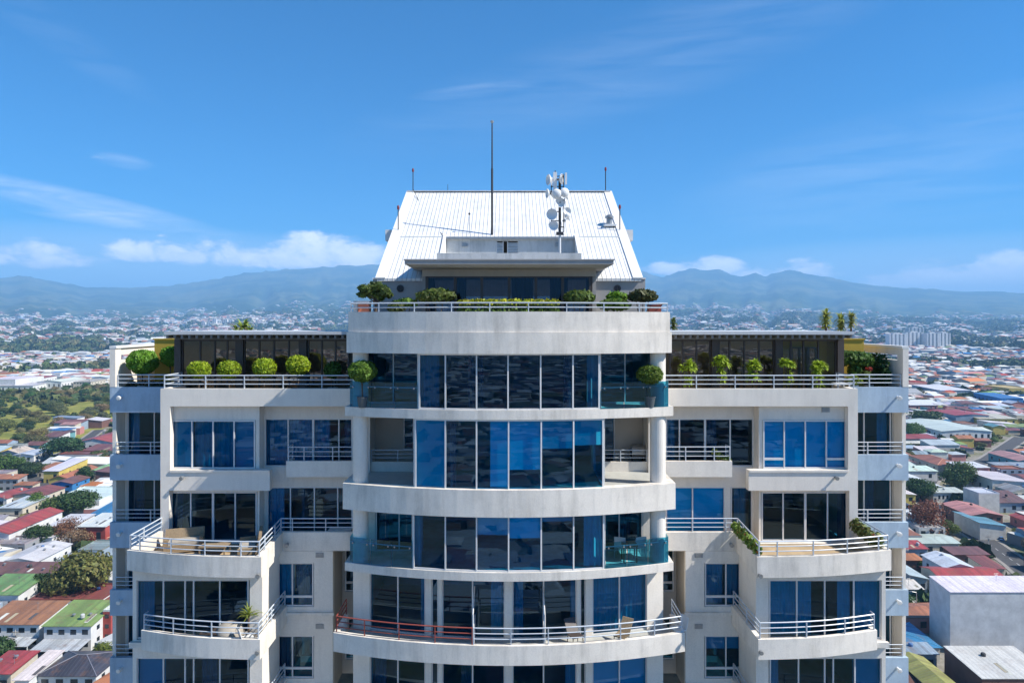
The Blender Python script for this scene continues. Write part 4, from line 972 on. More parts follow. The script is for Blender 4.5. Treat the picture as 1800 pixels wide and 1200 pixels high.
chair('white chair behind the right glass balustrade, nearer the column', X(1121, 27.9), 27.95, FL[3], 3.4)
table('dark glass table between two white chairs behind the right balustrade', X(1106, 27.45), 27.45, FL[3], .6, .6, .7, 'darkframe', 'side_table')
chair('white chair at the right end of the long curved balcony', X(1192, 27.3), 27.3, FL[4], -1.2)
chair('dark folding chair on the right half of the long curved balcony', X(1012, 26.6), 26.75, FL[4], .4, 'darkframe', recline=.3)
chair('brown deck chair on the long curved balcony near its right end', X(1093, 26.7), 26.75, FL[4], -.6, 'wicker', recline=.4)
chair('white chair on the lower left balcony under the spiky palm', X(436, 26.6), 26.5, FL[4], 2.2)
t = thing('covered_grill', 'grey fabric cover draped over a grill on the lower left balcony', 'grill', (X(404, 26.95), 26.95, FL[4]))
cm = MB(); cm.lathe([(.55, 0), (.56, .35), (.5, .6), (.34, .78), (.12, .84)], n=14); cm.build('cover', M['cushion'], t, local=True, smooth=True); MB().box(-.5, .5, -.2, .2, .0, .06).build('base', M['darksteel'], t, local=True)
t = thing('barbecue_grill', 'black lidded barbecue in the right open loggia', 'grill', (X(1121, 30.1), 30.15, FL[2]))
MB().box(-.28, .28, -.2, .2, .55, .78).build('firebox', M['darksteel'], t, local=True); MB().lathe([(.27, -.28), (.27, .28)], (0, 0, .79), (1, 0, 0), 16).build('lid', M['steel'], t, local=True)
for sx_ in (-1, 1): MB().box(sx_ * .22, sx_ * .26, -.16, .16, 0, .549).build('leg', M['darksteel'], t, local=True)
def ac(label, x, y, z):
    t = thing('condenser_unit', label, 'air conditioner', (x, y, z)); MB().box(-.40, .40, -.15, .15, .06, .62).build('casing', M['frame'], t, local=True)
    MB().lathe([(.22, 0), (.22, .015), (.05, .02), (.01, .02)], (-.1, -.151, .34), (0, -1, 0), 18).build('fan_grille', M['steel'], t, local=True); MB().box(-.35, .35, -.12, .12, 0, .058).build('foot', M['darksteel'], t, local=True)
ac('white condenser unit behind the topmost rail of the right end wing', X(1531, 31.85), 31.85, E(-6.85))
ac('white condenser unit on the second railed ledge of the right end wing', X(1553, 31.85), 31.85, E(-9.95))
table('pale patio table behind the left end of the right terrace rail', X(1478, 30.6), 30.6, zw, .6, .6, .6, 'frame', 'side_table')
HAZE = 9.2e-5; EXPO = 1.18
# ------------------------------------------------------------------ terrain
RIDGE = [(-3000, 520), (-1200, 512), (-400, 500), (-100, 490), (0, 487), (45, 485), (65, 491), (110, 498), (150, 504), (230, 507), (300, 502), (360, 495), (430, 481), (520, 472), (600, 468), (660, 466), (760, 462), (880, 466), (1000, 478), (1060, 486), (1105, 480), (1125, 477), (1150, 483), (1165, 487), (1200, 476), (1215, 473), (1240, 475), (1270, 475), (1285, 482), (1303, 486), (1325, 480), (1345, 487), (1365, 479), (1385, 475), (1400, 477), (1450, 487), (1500, 496), (1550, 503), (1600, 507), (1700, 512), (1800, 515), (2200, 522), (4000, 528)]
AZ = [(math.atan((p - 895) / F), (565 - y) / math.hypot(F, p - 895)) for p, y in RIDGE]
RA = np.array([a for a, _ in AZ]); RE = np.array([e for _, e in AZ])
RR = 17000.0
def fbm(x, y, o=5): 
    s = 0; a = 1
    for i in range(o):
        s += a * mnoise.noise((x, y, i * 7.3)); x *= 2.03; y *= 2.03; a *= .5
    return s
def terr(x, y):
    r = math.hypot(x, y)
    if r < 2200: return .0
    a = math.atan2(x, y)
    e = float(np.interp(a, RA, RE)) if abs(a) < 1.3 else .03
    top = e * RR + EYE
    t = (r - 2200) / (RR - 2200)
    if t < 1: z = top * (.22 * t + .78 * t ** 2.7); amp = top * .34 * t * (1 - t * .93)
    else: z = top * max(0.15, 1 - (t - 1) * 1.6); amp = top * .08
    rid = 1 - abs(fbm(a * 26, r * .00013, 4)) * 1.5
    return max(0, z + amp * (rid - .55) + 6 * fbm(x * .0012, y * .0012, 3) * min(1, t * 6))
def terrain():
    rad = [0.01, 25] + list(np.geomspace(60, 2200, 14)) + list(np.linspace(2450, 8000, 34)) + list(np.linspace(8130, 17600, 74)) + [18300, 19500, 21500, 25000, 30000]
    azs = list(np.linspace(-.86, .86, 430)); rest = list(np.linspace(.86, 2 * math.pi - .86, 60))[1:-1]
    az = azs + rest; na = len(az); V = []
    for r in rad:
        for a in az:
            x, y = r * math.sin(a), r * math.cos(a); V.append((x, y, terr(x, y)))
    Q = []
    for i in range(len(rad) - 1):
        for j in range(na): Q.append((i * na + j, i * na + (j + 1) % na, (i + 1) * na + (j + 1) % na, (i + 1) * na + j))
    me = np_mesh('ground', np.array(V), np.array(Q)[:, ::-1]); me.shade_smooth()
    m, nt, out = newmat('valley_ground')
    geo = N(nt, 'ShaderNodeNewGeometry'); P = geo.outputs['Position']
    def nz(s, d=6.0, ro=.6):
        n = N(nt, 'ShaderNodeTexNoise', i_Scale=s, i_Detail=d, i_Roughness=ro); L(nt, P, n.inputs['Vector']); return n.outputs[0]
    c = ramp(nt, nz(.006), [(.34, (.07, .095, .03)), (.48, (.13, .14, .055)), (.56, (.22, .20, .12)), (.68, (.13, .13, .07))])
    c = mixc(nt, ramp(nt, nz(.05), [(.38, 0.0), (.56, 1.0)]), c, (.27, .25, .215))
    c = mixc(nt, .5, c, ramp(nt, nz(.4), [(.3, .45), (.7, 1.3)]), 'MULTIPLY')
    far = ramp(nt, nz(.0011, 9.0, .68), [(.36, (.014, .030, .012)), (.49, (.035, .058, .022)), (.58, (.13, .13, .055)), (.66, (.04, .055, .022)), (.74, (.16, .15, .09))])
    ln = N(nt, 'ShaderNodeVectorMath', operation='LENGTH'); L(nt, P, ln.inputs[0])
    mr = N(nt, 'ShaderNodeMapRange'); L(nt, ln.outputs['Value'], mr.inputs[0]); mr.inputs[1].default_value = 900; mr.inputs[2].default_value = 4500
    c = mixc(nt, mr.outputs[0], c, far)
    b = N(nt, 'ShaderNodeBsdfDiffuse'); L(nt, c, b.inputs[0]); L(nt, b.outputs[0], out.inputs[0])
    o = link('ground', me, m); tag(o, None, None, kind='structure')
terrain()
def gpt(px, py, h=0.0): d = (EYE - h) * F / (py - 565.0); return X(px, d), d
# ------------------------------------------------------------------ roads
def road(name, pts, w, mat, z=.05, kerb=True):
    P = [Vector(p) for p in pts]; off = offset([tuple(p) for p in P], w / 2); of2 = offset([tuple(p) for p in P], -w / 2)
    mb = MB(); mb.closed = False
    for i in range(len(P) - 1): mb.add([(*off[i], z), (*of2[i], z), (*of2[i + 1], z), (*off[i + 1], z)], [(0, 1, 2, 3)])
    tag(mb.build(name, mat), None, None, kind='structure')
    if kerb:
        for s in (1, -1):
            k = MB(); kk = offset([tuple(p) for p in P], s * (w / 2 + .02)); k.path(kk, s * 1.6, 0.01, .16); tag(k.build('pavement', M['pave']), None, None, kind='structure')
M['asphalt'] = paint('asphalt', (.075, .075, .078), .9, var=.35, scale=.4)
M['pave'] = paint('concrete_pavement', (.30, .28, .25), .9, var=.3, scale=.6)
RD_R = [(160, 185), (187, 230), (199, 266), (207, 300), (216, 343), (222, 372), (252, 410), (330, 470), (420, 560)]
RD_L = [(-214, 330), (-250, 372), (-262, 388), (-300, 425), (-318, 450), (-322, 500), (-360, 600)]
RD_L2 = [(-214, 330), (-190, 290), (-150, 225), (-128, 190)]
road('road', RD_R, 9.5, M['asphalt']); road('road', RD_L, 7.5, M['asphalt'])
road('road', [(-95, 196), (-125, 198), (-170, 200)], 7, M['asphalt'], .045, True)
# dashed centre line
mk = MB(); mk.closed = False
for a, b in zip(RD_R[1:5], RD_R[2:6]):
    a, b = Vector(a), Vector(b); d = (b - a).normalized(); n = Vector((-d.y, d.x)) * .09; ln = (b - a).length
    for k in range(int(ln / 6)):
        p = a + d * (k * 6); q = p + d * 2.6; mk.add([(*(p + n), .056), (*(p - n), .056), (*(q - n), .056), (*(q + n), .056)], [(0, 1, 2, 3)])
tag(mk.build('road_marking', M['frame']), None, None, kind='structure')

# ------------------------------------------------------------------ houses
RECTS = []      # occupied ground (x0,x1,y0,y1)
COL = dict(white=(.74, .74, .72), cream=(.62, .56, .44), red=(.40, .07, .055), brown=(.20, .095, .07), rust=(.40, .16, .08), orange=(.52, .19, .07), grey=(.34, .35, .36), dark=(.065, .065, .075), green=(.20, .30, .10), lime=(.26, .48, .20), blue=(.04, .22, .50), teal=(.16, .38, .40), pink=(.55, .25, .22), yellow=(.62, .48, .12), silver=(.52, .55, .57), moss=(.27, .33, .09), slate=(.30, .38, .46), maroon=(.25, .08, .065), offwhite=(.66, .64, .58))
def house(label, x0, x1, y0, y1, h, roof='gable', rc='grey', wc='white', name='house', rise=None, ax=None, win=2, stor=1, rot=0.0, group=None, over=.5, cat=None, vents=0, door=True, parts=True, awn=None):
    w, dp = x1 - x0, y1 - y0; cx, cy = (x0 + x1) / 2, (y0 + y1) / 2
    t = thing(name, label, cat or name.replace('_', ' '), (cx, cy, terr(cx, cy)), rot, group)
    RECTS.append((x0 - 1, x1 + 1, y0 - 1, y1 + 1))
    a, b = w / 2, dp / 2; ax = ax or ('x' if w >= dp else 'y')
    span = (dp if ax == 'x' else w); rise = span * .14 if rise is None else rise
    rcol = COL[rc] if isinstance(rc, str) else rc; wcol = COL[wc] if isinstance(wc, str) else wc
    rcol = tuple(min(.9, c * R.uniform(.88, 1.1)) for c in rcol)
    wl = MB()
    he = h - .12
    if roof == 'gable':
        if ax == 'x': pro = [(-a, -b), (-a, b)]
        if ax == 'x': wl.add([(-a, -b, 0), (a, -b, 0), (a, b, 0), (-a, b, 0), (-a, -b, he), (a, -b, he), (a, b, he), (-a, b, he), (-a, 0, he + rise), (a, 0, he + rise)], [(0, 1, 5, 4), (1, 2, 6, 9, 5), (2, 3, 7, 6), (3, 0, 4, 8, 7), (4, 5, 9, 8), (6, 7, 8, 9), (3, 2, 1, 0)])
        else: wl.add([(-a, -b, 0), (a, -b, 0), (a, b, 0), (-a, b, 0), (-a, -b, he), (a, -b, he), (a, b, he), (-a, b, he), (0, -b, he + rise), (0, b, he + rise)], [(0, 1, 5, 8, 4), (1, 2, 6, 5), (2, 3, 7, 9, 6), (3, 0, 4, 7), (4, 8, 9, 7), (5, 6, 9, 8), (3, 2, 1, 0)])
    elif roof == 'shed':
        wl.hexa([(-a, -b, 0), (a, -b, 0), (a, b, 0), (-a, b, 0), (-a, -b, he), (a, -b, he), (a, b, he + rise), (-a, b, he + rise)])
    elif roof == 'shedx':
        wl.hexa([(-a, -b, 0), (a, -b, 0), (a, b, 0), (-a, b, 0), (-a, -b, he + rise), (a, -b, he), (a, b, he), (-a, b, he + rise)])
    else: wl.box(-a, a, -b, b, 0, he)
    wl.build('wall', M['hpaint'], t, color=wcol, local=True)
    rm = M['roofW'] if rc in ('white', 'offwhite', 'silver') else M['roofA']
    rf = MB(); o = over; th = .14; A, B = a + o, b + o
    def slab(p): rf.hexa([(x, y, z) for x, y, z in p] + [(x, y, z + th) for x, y, z in p])
    if roof == 'gable':
        k = rise / ((b if ax == 'x' else a)) * o
        if ax == 'x': slab([(-A, -B, h - k), (A, -B, h - k), (A, 0, h + rise), (-A, 0, h + rise)]); slab([(-A, .01, h + rise), (A, .01, h + rise), (A, B, h - k), (-A, B, h - k)])
        else: slab([(-A, -B, h - k), (0, -B, h + rise), (0, B, h + rise), (-A, B, h - k)]); slab([(.01, -B, h + rise), (A, -B, h - k), (A, B, h - k), (.01, B, h + rise)])
    elif roof == 'shed': slab([(-A, -B, h), (A, -B, h), (A, B, h + rise), (-A, B, h + rise)])
    elif roof == 'shedx': slab([(-A, -B, h + rise), (A, -B, h), (A, B, h), (-A, B, h + rise)])
    elif roof == 'hip':
        g = max(.1, abs(A - B)); e = [(-A, -B), (A, -B), (A, B), (-A, B)]; z = h
        r_ = [(-(A - B), 0), (A - B, 0)] if A > B else [(0, -(B - A)), (0, B - A)]
        if A == B: r_ = [(-.05, 0), (.05, 0)]
        vs = [(x, y, z - .12) for x, y in e] + [(x, y, z) for x, y in e] + [(x, y, z + rise) for x, y in r_]
        top = [(4, 5, 9, 8), (6, 7, 8, 9), (5, 6, 9), (7, 4, 8)] if A >= B else [(4, 5, 8), (6, 7, 9), (5, 6, 9, 8), (7, 4, 8, 9)]
        rf.add(vs, [(3, 2, 1, 0), (0, 1, 5, 4), (1, 2, 6, 5), (2, 3, 7, 6), (3, 0, 4, 7)] + top)
    elif roof == 'flat':
        rf.box(-a + .25, a - .25, -b + .25, b - .25, he + .01, he + .1); rf.path([(-a, -b), (-a, b), (a, b), (a, -b), (-a, -b + .001)], -.22, he + .003, h + .45)
    rmat = rm
    if roof in ('gable', 'shed', 'hip') and not (roof == 'gable' and ax == 'y') or roof == 'shedx': pass
    ro = rf.build('roof', rmat if ax == 'x' or roof == 'shed' else M[{'white_sheet': 'roofW'}.get('x', 'roofA' if rm is M['roofA'] else 'roofW') + 'Y'], t, color=rcol, local=True)
    if roof == 'hip' and parts:
        hc = MB()
        for q in (((-A, -B, h + .03), (*r_[0], h + rise + .03)), ((A, -B, h + .03), (*(r_[1] if A >= B else r_[0]), h + rise + .03)), ((*r_[0], h + rise + .03), (*r_[1], h + rise + .03)), ((A, B, h + .03), (*r_[1], h + rise + .03)), ((-A, B, h + .03), (*(r_[0] if A >= B else r_[1]), h + rise + .03))): hc.tube(q[0], q[1], .11, 5)
        hc.build('ridge', M['hpaint'], ro, color=tuple(min(.8, c * 2.2 + .1) for c in rcol), local=True)
    if parts:
        sh = he / stor
        for s in range(stor):
            for i in range(win):
                ww = min(1.9, w / win * .5); xx = -a + w * (i + .5) / win; z0 = s * sh + sh * .34
                if s == 0 and i == 0 and door: continue
                wo = MB().box(xx - ww / 2, xx + ww / 2, -b - .03, -b + .05, z0, z0 + sh * .40).build('window', M['hglass'], t, local=True)
            n2 = max(1, int(dp / 6)) if win else 0
            for i in range(n2):   # the side that looks towards the tower
                yy = -b + dp * (i + .5) / n2; sx_ = -1 if cx > 0 else 1; z0 = s * sh + sh * .36
                MB().box(sx_ * (a - .05), sx_ * (a + .03), yy - .7, yy + .7, z0, z0 + sh * .36).build('window', M['hglass'], t, local=True)
        if door and win: MB().box(-a + w * .5 / win - .55, -a + w * .5 / win + .55, -b - .035, -b + .05, .02, min(2.2, he * .8)).build('door', M['hdark'], t, local=True)
    for i in range(vents):
        vx = R.uniform(-.7, .7) * a; vy = R.uniform(-.6, .6) * b; zz_ = h + (rise * (1 - abs(vy) / b) if roof == 'gable' and ax == 'x' else rise * (1 - abs(vx) / a) if roof == 'gable' else rise * (vy + b) / dp if roof == 'shed' else 0)
        MB().lathe([(.28, 0), (.28, .5), (.5, .55), (.5, .8), (.15, .95)], (vx, vy, zz_), n=10).build('roof_vent', M['steel'], t, local=True)
    if parts and label and R.random() < .55:
        tx, ty = R.uniform(-.6, .6) * a, R.uniform(-.6, .6) * b; tz = h + (rise if roof != 'flat' else 0) * .8
        if R.random() < .5: MB().lathe([(.55, 0), (.6, .1), (.6, .9), (.45, 1.1), (.15, 1.15)], (tx, ty, tz - .3), n=10).build('water_tank', M['hpaint'], t, color=R.choice([(.05, .05, .05), (.1, .2, .4), (.5, .5, .5)]), local=True)
        else: MB().tube((tx, ty, tz - .4), (tx, ty, tz + 2.4), .05).tube((tx - .6, ty, tz + 2.2), (tx + .6, ty, tz + 2.2), .04).tube((tx - .4, ty, tz + 1.8), (tx + .4, ty, tz + 1.8), .04).build('aerial', M['steel'], t, local=True)
    if parts and R.random() < .5 and roof in ('shed', 'gable') and (roof == 'shed' or ax == 'x'):
        for q in range(R.choice((1, 2, 3))):
            sx0 = R.uniform(-.8, .7) * a; sl_ = rise / (dp if roof == 'shed' else b); y0, y1 = -b * R.uniform(.6, .9), -b * .1
            f_ = (lambda yy: h + (yy + b) * sl_ + th + .015)
            MB().hexa([(sx0, y0, f_(y0)), (sx0 + 1.0, y0, f_(y0)), (sx0 + 1.0, y1, f_(y1)), (sx0, y1, f_(y1)), (sx0, y0, f_(y0) + .04), (sx0 + 1.0, y0, f_(y0) + .04), (sx0 + 1.0, y1, f_(y1) + .04), (sx0, y1, f_(y1) + .04)]).build('skylight', M['hpaint'], ro, color=R.choice([(.62, .62, .55), (.10, .09, .09), (.45, .38, .25)]), local=True)
    if awn: MB().hexa([(-a, -b - awn, h * .40), (a, -b - awn, h * .40), (a, -b - .04, h * .47), (-a, -b - .04, h * .47), (-a, -b - awn, h * .40 + .12), (a, -b - awn, h * .40 + .12), (a, -b - .04, h * .47 + .12), (-a, -b - .04, h * .47 + .12)]).build('awning', M['roofA'], t, color=COL['silver'], local=True); [MB().box(sx_ * (a - .3), sx_ * (a - .05), -b - awn + .1, -b - awn + .3, 0, h * .40 - .002).build('post', M['frame'], t, local=True) for sx_ in (-1, 0, 1)]
    return t
M['roofAY'] = sheet_roof('coloured_sheet_roof_turned', None, pitch=1.0, rust=.6, var=.38, line=.4, axis='Y'); M['roofWY'] = sheet_roof('pale_sheet_roof_turned', None, pitch=1.2, rust=.22, var=.2, line=.3, rough=.4, axis='Y')
LAND = []
def H(short, label, pa, pb, pyn, pyf, h, **kw):
    """a roof whose eave near edge runs pa..pb at picture row pyn and whose far edge is at row pyf, put on the ground where it stands"""
    d0 = (EYE - h) * F / (pyn - 565.0); d1 = (EYE - h) * F / (pyf - 565.0)
    rise = kw.get('rise', 0) or 0
    if kw.get('roof') == 'shed': d1 = (EYE - h - rise) * F / (pyf - 565.0)
    x0, x1 = X(pa, d0), X(pb, d0)
    o = kw.get('over', .5)
    t = house(label, x0 + o, x1 - o, d0 + o, d1 - o, h, **kw)
    if short: LAND.append((short, (x0 + x1) / 2, (d0 + d1) / 2))
    return t
# left of the tower, nearest first
H('the dark hip roof', 'house under a dark grey hip roof with pale ridges at the bottom left', 60, 170, 1188, 1143, 6.5, roof='hip', rc='dark', wc='white', rise=2.2, stor=2, win=4)
H('the long white shed', 'long narrow building under a plain white sheet roof beside the dark hip roof', 20, 52, 1196, 1142, 7, roof='shed', rc='white', wc='white', rise=1.0, ax='y', win=1)
H('the flat red roof', 'red sheet roof with two little vents in the bottom left corner', -40, 20, 1185, 1143, 6, roof='shed', rc='red', wc='cream', rise=.8, vents=2)
H('the mossy green roof', 'two storey white house under a moss green sheet roof with a carport awning', 72, 161, 1101, 1054, 7.2, roof='shed', rc='moss', wc='white', rise=1.6, stor=2, win=4, awn=6.5, vents=2)
H('the patched rusty roof', 'two storey white house under a patched orange and rust roof', -40, 70, 1098, 1055, 7.0, roof='shed', rc='rust', wc='white', rise=1.4, stor=2, win=5, awn=5)
H('the red tower block', 'narrow red painted block half hidden by the tower', 176, 196, 1075, 1048, 9, roof='flat', rc='white', wc='red', name='block', stor=3, win=1)
H('the green sheet roof', 'long shed under a faded green sheet roof', -50, 33, 1046, 1008, 7.5, roof='shed', rc='green', wc='white', rise=1.5, win=3, name='shed')
H('the long brown roof', 'long warehouse under a brown ribbed roof with pale strips', -60, 92, 1010, 987, 7.0, roof='shed', rc='brown', wc='grey', rise=1.2, name='warehouse', vents=3)
H('the vented pale roof', 'long hall under a pale grey roof with ventilators', -2, 66, 987, 955, 6.5, roof='gable', rc='offwhite', wc='white', ax='y', rise=1.2, name='hall', vents=3, win=2)
H('the low concrete roof', 'low grey flat roofed building beside the vented pale hall', 94, 160, 987, 970, 3.5, roof='shed', rc='silver', wc='grey', rise=.4, win=3)
H('the striped white roof', 'shed under a white roof with dark skylight strips', 42, 92, 945, 903, 6.0, roof='shed', rc='white', wc='white', rise=1.4, name='shed', ax='y', win=2)
H('the red roof with the white gable', 'house under a bright red roof with a tall white side wall', -40, 16, 938, 897, 8.5, roof='gable', rc='red', wc='white', ax='y', rise=1.6, win=2)
H('the grey awning building', 'grey flat roofed workshop with roller doors below a red building', 133, 180, 968, 949, 5.5, roof='flat', rc='grey', wc='slate', name='workshop', win=3)
H('the red walled building', 'red walled building under a spotted white sheet roof', 134, 186, 926, 901, 8, roof='shed', rc='white', wc='red', rise=.8, win=2, vents=2)
H('the grey block house', 'grey concrete houses with small windows at the left edge', -20, 44, 958, 942, 6, roof='flat', rc='grey', wc='grey', win=4, stor=2)
H('the maroon roof', 'maroon sheet roof between the white sheds', 97, 138, 921, 904, 5, roof='gable', rc='maroon', wc='cream', rise=1.0)
H('the bright blue roof', 'shed under a bright blue tarpaulin coloured roof beside the tower', 153, 190, 906, 881, 6, roof='shed', rc='blue', wc='cream', rise=1.2, name='shed')
H('the pale box warehouse', 'pale box shaped warehouse with grey walls and a white roof', 84, 175, 880, 855, 7, roof='flat', rc='white', wc='offwhite', name='warehouse', win=0, door=False)
H('the silver roof', 'low house under a silver sheet roof near the left edge', -5, 40, 893, 871, 5, roof='shed', rc='silver', wc='cream', rise=.8)
H('the oxide red roof', 'long house under an oxide red roof near the left road', 12, 74, 872, 856, 5, roof='gable', rc='maroon', wc='cream', rise=1.5, win=4)
H('the small red roof', 'small house under a red roof at the left edge', -30, 12, 876, 860, 5, roof='gable', rc='red', wc='white', rise=1.2)
H('the orange tiled roof', 'grey house under a bright orange roof at the left edge', -30, 32, 842, 833, 7, roof='shed', rc='orange', wc='grey', rise=1.0, stor=2, win=5)
H('the salmon roof', 'low house under a salmon roof by the bend of the left road', 22, 58, 853, 846, 4.5, roof='shed', rc='rust', wc='cream', rise=.6, win=3)
H('the bright orange roof', 'house under a vivid orange gable roof', 84, 122, 842, 822, 6, roof='gable', rc='orange', wc='yellow', rise=1.8, ax='y')
H('the slanting white roof', 'house under a large slanting white roof beside an orange one', 74, 104, 828, 805, 7, roof='shed', rc='white', wc='yellow', rise=2.0)
H('the blue walled house', 'blue walled house under a dark brown roof', 87, 128, 850, 838, 6, roof='gable', rc='brown', wc='blue', rise=1.2, stor=2)
H('the flat orange roof', 'long low orange roof left of the slanting white roof', 63, 86, 825, 812, 4.5, roof='shed', rc='orange', wc='cream', rise=.8)
H('the pale green roof', 'house under a pale green roof close to the tower', 145, 182, 830, 816, 5.5, roof='gable', rc='lime', wc='white', rise=1.4)
H('the scarlet school', 'long scarlet roofed hall with white walls beside the scrub', 128, 200, 778, 748, 7, roof='gable', rc='red', wc='white', rise=3.0, name='hall', win=6)
H('the brick red shed', 'brick red roofed shed below the scarlet hall', 140, 200, 792, 780, 6, roof='shed', rc='maroon', wc='white', rise=1.0, name='shed')
H('the small white house', 'small white roofed house among the trees left of the road', 20, 60, 800, 790, 5, roof='gable', rc='silver', wc='white', rise=1.0)
# white factory halls on the left skyline of the scrub
H('the tall white factory', 'tall white factory block at the far left edge of the valley', -30, 27, 667, 661, 16, roof='flat', rc='white', wc='white', name='factory', win=0, door=False)
H('the red factory roof', 'low red roofed factory beside the tall white block', 29, 62, 667, 660, 8, roof='shed', rc='red', wc='white', rise=2, name='factory', win=3)
H('the long white factory', 'white roofed factory hall with a cream side behind the scrub', 64, 108, 671, 665, 11, roof='gable', rc='white', wc='white', rise=2, name='factory', win=5)
H('the low silver factory', 'long low silver roofed factory in front of the tall white block', -10, 58, 678, 672, 8, roof='shed', rc='silver', wc='white', rise=1.5, name='factory', win=7)
H('the cream factory', 'cream factory with rows of windows close to the tower behind the scrub', 128, 160, 671, 666, 9, roof='shed', rc='cream', wc='cream', rise=1, name='factory', win=6, stor=2)
H('the small white factory', 'small white factory behind the cream one close to the tower', 160, 192, 664, 660, 9, roof='gable', rc='white', wc='white', rise=2, name='factory', win=4)
H('the pink factory', 'faded red roofed factory between two white halls beyond the scrub', 106, 150, 661, 656, 9, roof='shed', rc='pink', wc='white', rise=2, name='factory', win=4)
# right of the tower
big = H('the huge grey warehouse', 'huge windowless grey warehouse with a white roof at the lower right', 1670, 1960, 1041, 1012, 17.5, roof='shed', rc='white', wc=(.64, .65, .65), rise=1.0, name='warehouse', win=0, door=False, over=.15)
H('the brick sided shed', 'shed under a patched grey roof with a red brick side wall at the lower right', 1726, 1860, 1193, 1135, 7, roof='shed', rc='offwhite', wc='brown', rise=1.0, name='shed', win=0, door=False, over=.2)
H('the yellow patched roof', 'low building under a patched yellow and pale blue roof beside the tower', 1640, 1700, 1215, 1153, 6, roof='gable', rc=(.42, .40, .10), wc='dark', ax='y', rise=1.2, win=1)
H('the pale blue roof by the tower', 'small pale blue grey roof behind the yellow patched roof', 1598, 1652, 1150, 1128, 5.5, roof='shed', rc='slate', wc='grey', rise=.6, win=2)
H('the big red roof', 'house under a wide red tiled roof behind the huge grey warehouse', 1652, 1772, 1017, 995, 6.5, roof='gable', rc='red', wc='cream', rise=1.3, win=4)
H('the white gable roof', 'white and pale blue gable roof behind the wide red roof', 1660, 1716, 998, 974, 7, roof='gable', rc='white', wc='white', ax='y', rise=1.4)
H('the dark red roof', 'house under a dark red roof beside the white gable', 1735, 1770, 1000, 976, 6, roof='shed', rc='maroon', wc='cream', rise=1.0)
H('the small grey roof', 'small grey roofed shed just right of the tower below the red roof', 1598, 1634, 1018, 992, 6, roof='shedx', rc='silver', wc='grey', rise=1.5, name='shed')
H('the lower grey roof', 'lower pale grey roof right beside the tower', 1594, 1626, 1036, 1018, 5, roof='shed', rc='offwhite', wc='teal', rise=1.0)
H('the walled grey roof', 'long low house with a grey roof and a tan wall by the road', 1604, 1690, 955, 938, 5, roof='gable', rc='silver', wc='cream', rise=.8, win=4)
H('the rust red roof by the road', 'rust red roofed house beside the right road', 1676, 1742, 975, 960, 5, roof='shed', rc='brown', wc='brown', rise=.8, win=4)
H('the blue walled corner house', 'blue walled house with a red lean-to roof beside the tower', 1592, 1634, 965, 949, 5, roof='shed', rc='red', wc='slate', rise=1.0)
H('the orange lean-to', 'low house under an orange roof below the blue wall', 1594, 1626, 985, 972, 4, roof='shed', rc='orange', wc='brown', rise=.5)
H('the red gable by the road', 'brown walled house under a light red roof right of the road', 1705, 1766, 906, 884, 7, roof='gable', rc='pink', wc='brown', rise=1.3, stor=2, win=4)
H('the long grey wall building', 'long plain grey walled building right of the road', 1722, 1772, 925, 904, 6, roof='shedx', rc='teal', wc='offwhite', rise=1.5, win=0)
H('the white box', 'tall white box shaped warehouse right of the road', 1720, 1760, 868, 857, 11, roof='flat', rc='white', wc='offwhite', name='warehouse', win=0, door=False)
H('the row of windows', 'long white building with a row of windows facing the road', 1640, 1700, 866, 856, 5, roof='shed', rc='silver', wc='offwhite', rise=.6, win=8)
H('the pink shed', 'pink walled shed under a white roof', 1690, 1742, 822, 811, 7, roof='shed', rc='white', wc='pink', rise=.6, name='shed', win=2)
H('the white wall on the right', 'white walled hall under a pale roof at the right edge', 1744, 1815, 848, 829, 8, roof='shedx', rc='offwhite', wc='offwhite', rise=1.6, name='hall', win=4)
H('the white double roof', 'pair of white gables beside the tower left of the big tree', 1604, 1660, 856, 832, 6, roof='gable', rc='white', wc='cream', ax='y', rise=1.6, win=2)
H('the terracotta roof', 'house under a large terracotta hip roof', 1648, 1696, 817, 800, 5.5, roof='hip', rc='rust', wc='cream', rise=2.2)
H('the white house by the tower', 'white house with a pale roof close to the tower above the white gables', 1598, 1650, 828, 818, 6, roof='shed', rc='white', wc='white', rise=.8)
H('the cream hall', 'big white roofed hall with arched windows', 1655, 1745, 758, 738, 8, roof='gable', rc='offwhite', wc='white', rise=1.5, name='hall', win=8)
H('the red roof behind the trees', 'house under a bright red roof beside the tower behind dark trees', 1622, 1676, 757, 745, 6, roof='hip', rc='red', wc='slate', rise=1.6)
H('the blue sided hall', 'long hall with a pale blue side wall and a red roof', 1680, 1740, 730, 722, 9, roof='gable', rc='red', wc='slate', rise=1.2, name='hall', win=0)
H('the yellow side hall', 'long pale yellow walled hall at the right', 1722, 1790, 736, 727, 7, roof='shed', rc='cream', wc='yellow', rise=1.0, name='hall', win=5)
H('the blue roofed store', 'store under a strong blue roof far right', 1760, 1800, 700, 690, 9, roof='shed', rc='blue', wc='blue', rise=1.5, name='store', win=2)
H('the yellow signboard building', 'low building with a yellow fascia at the far right', 1774, 1815, 683, 677, 8, roof='flat', rc='yellow', wc='yellow', name='store', win=3)
H('the pale pink house', 'pale pink long house with small windows beside the tower', 1600, 1650, 712, 704, 7, roof='shed', rc='white', wc='pink', rise=1.0, win=6)
H('the slate warehouse', 'pair of slate blue warehouses with white roofs', 1652, 1708, 686, 676, 9, roof='shed', rc='white', wc='slate', rise=1.5, name='warehouse', win=0)
H('the long terracotta roof', 'long terracotta roof beside the tower', 1605, 1650, 679, 671, 6, roof='gable', rc='rust', wc='cream', rise=1.5, win=4)
H('the red roof far right', 'large light red roofed house at the right edge', 1790, 1840, 810, 795, 6, roof='gable', rc='pink', wc='teal', rise=1.5)
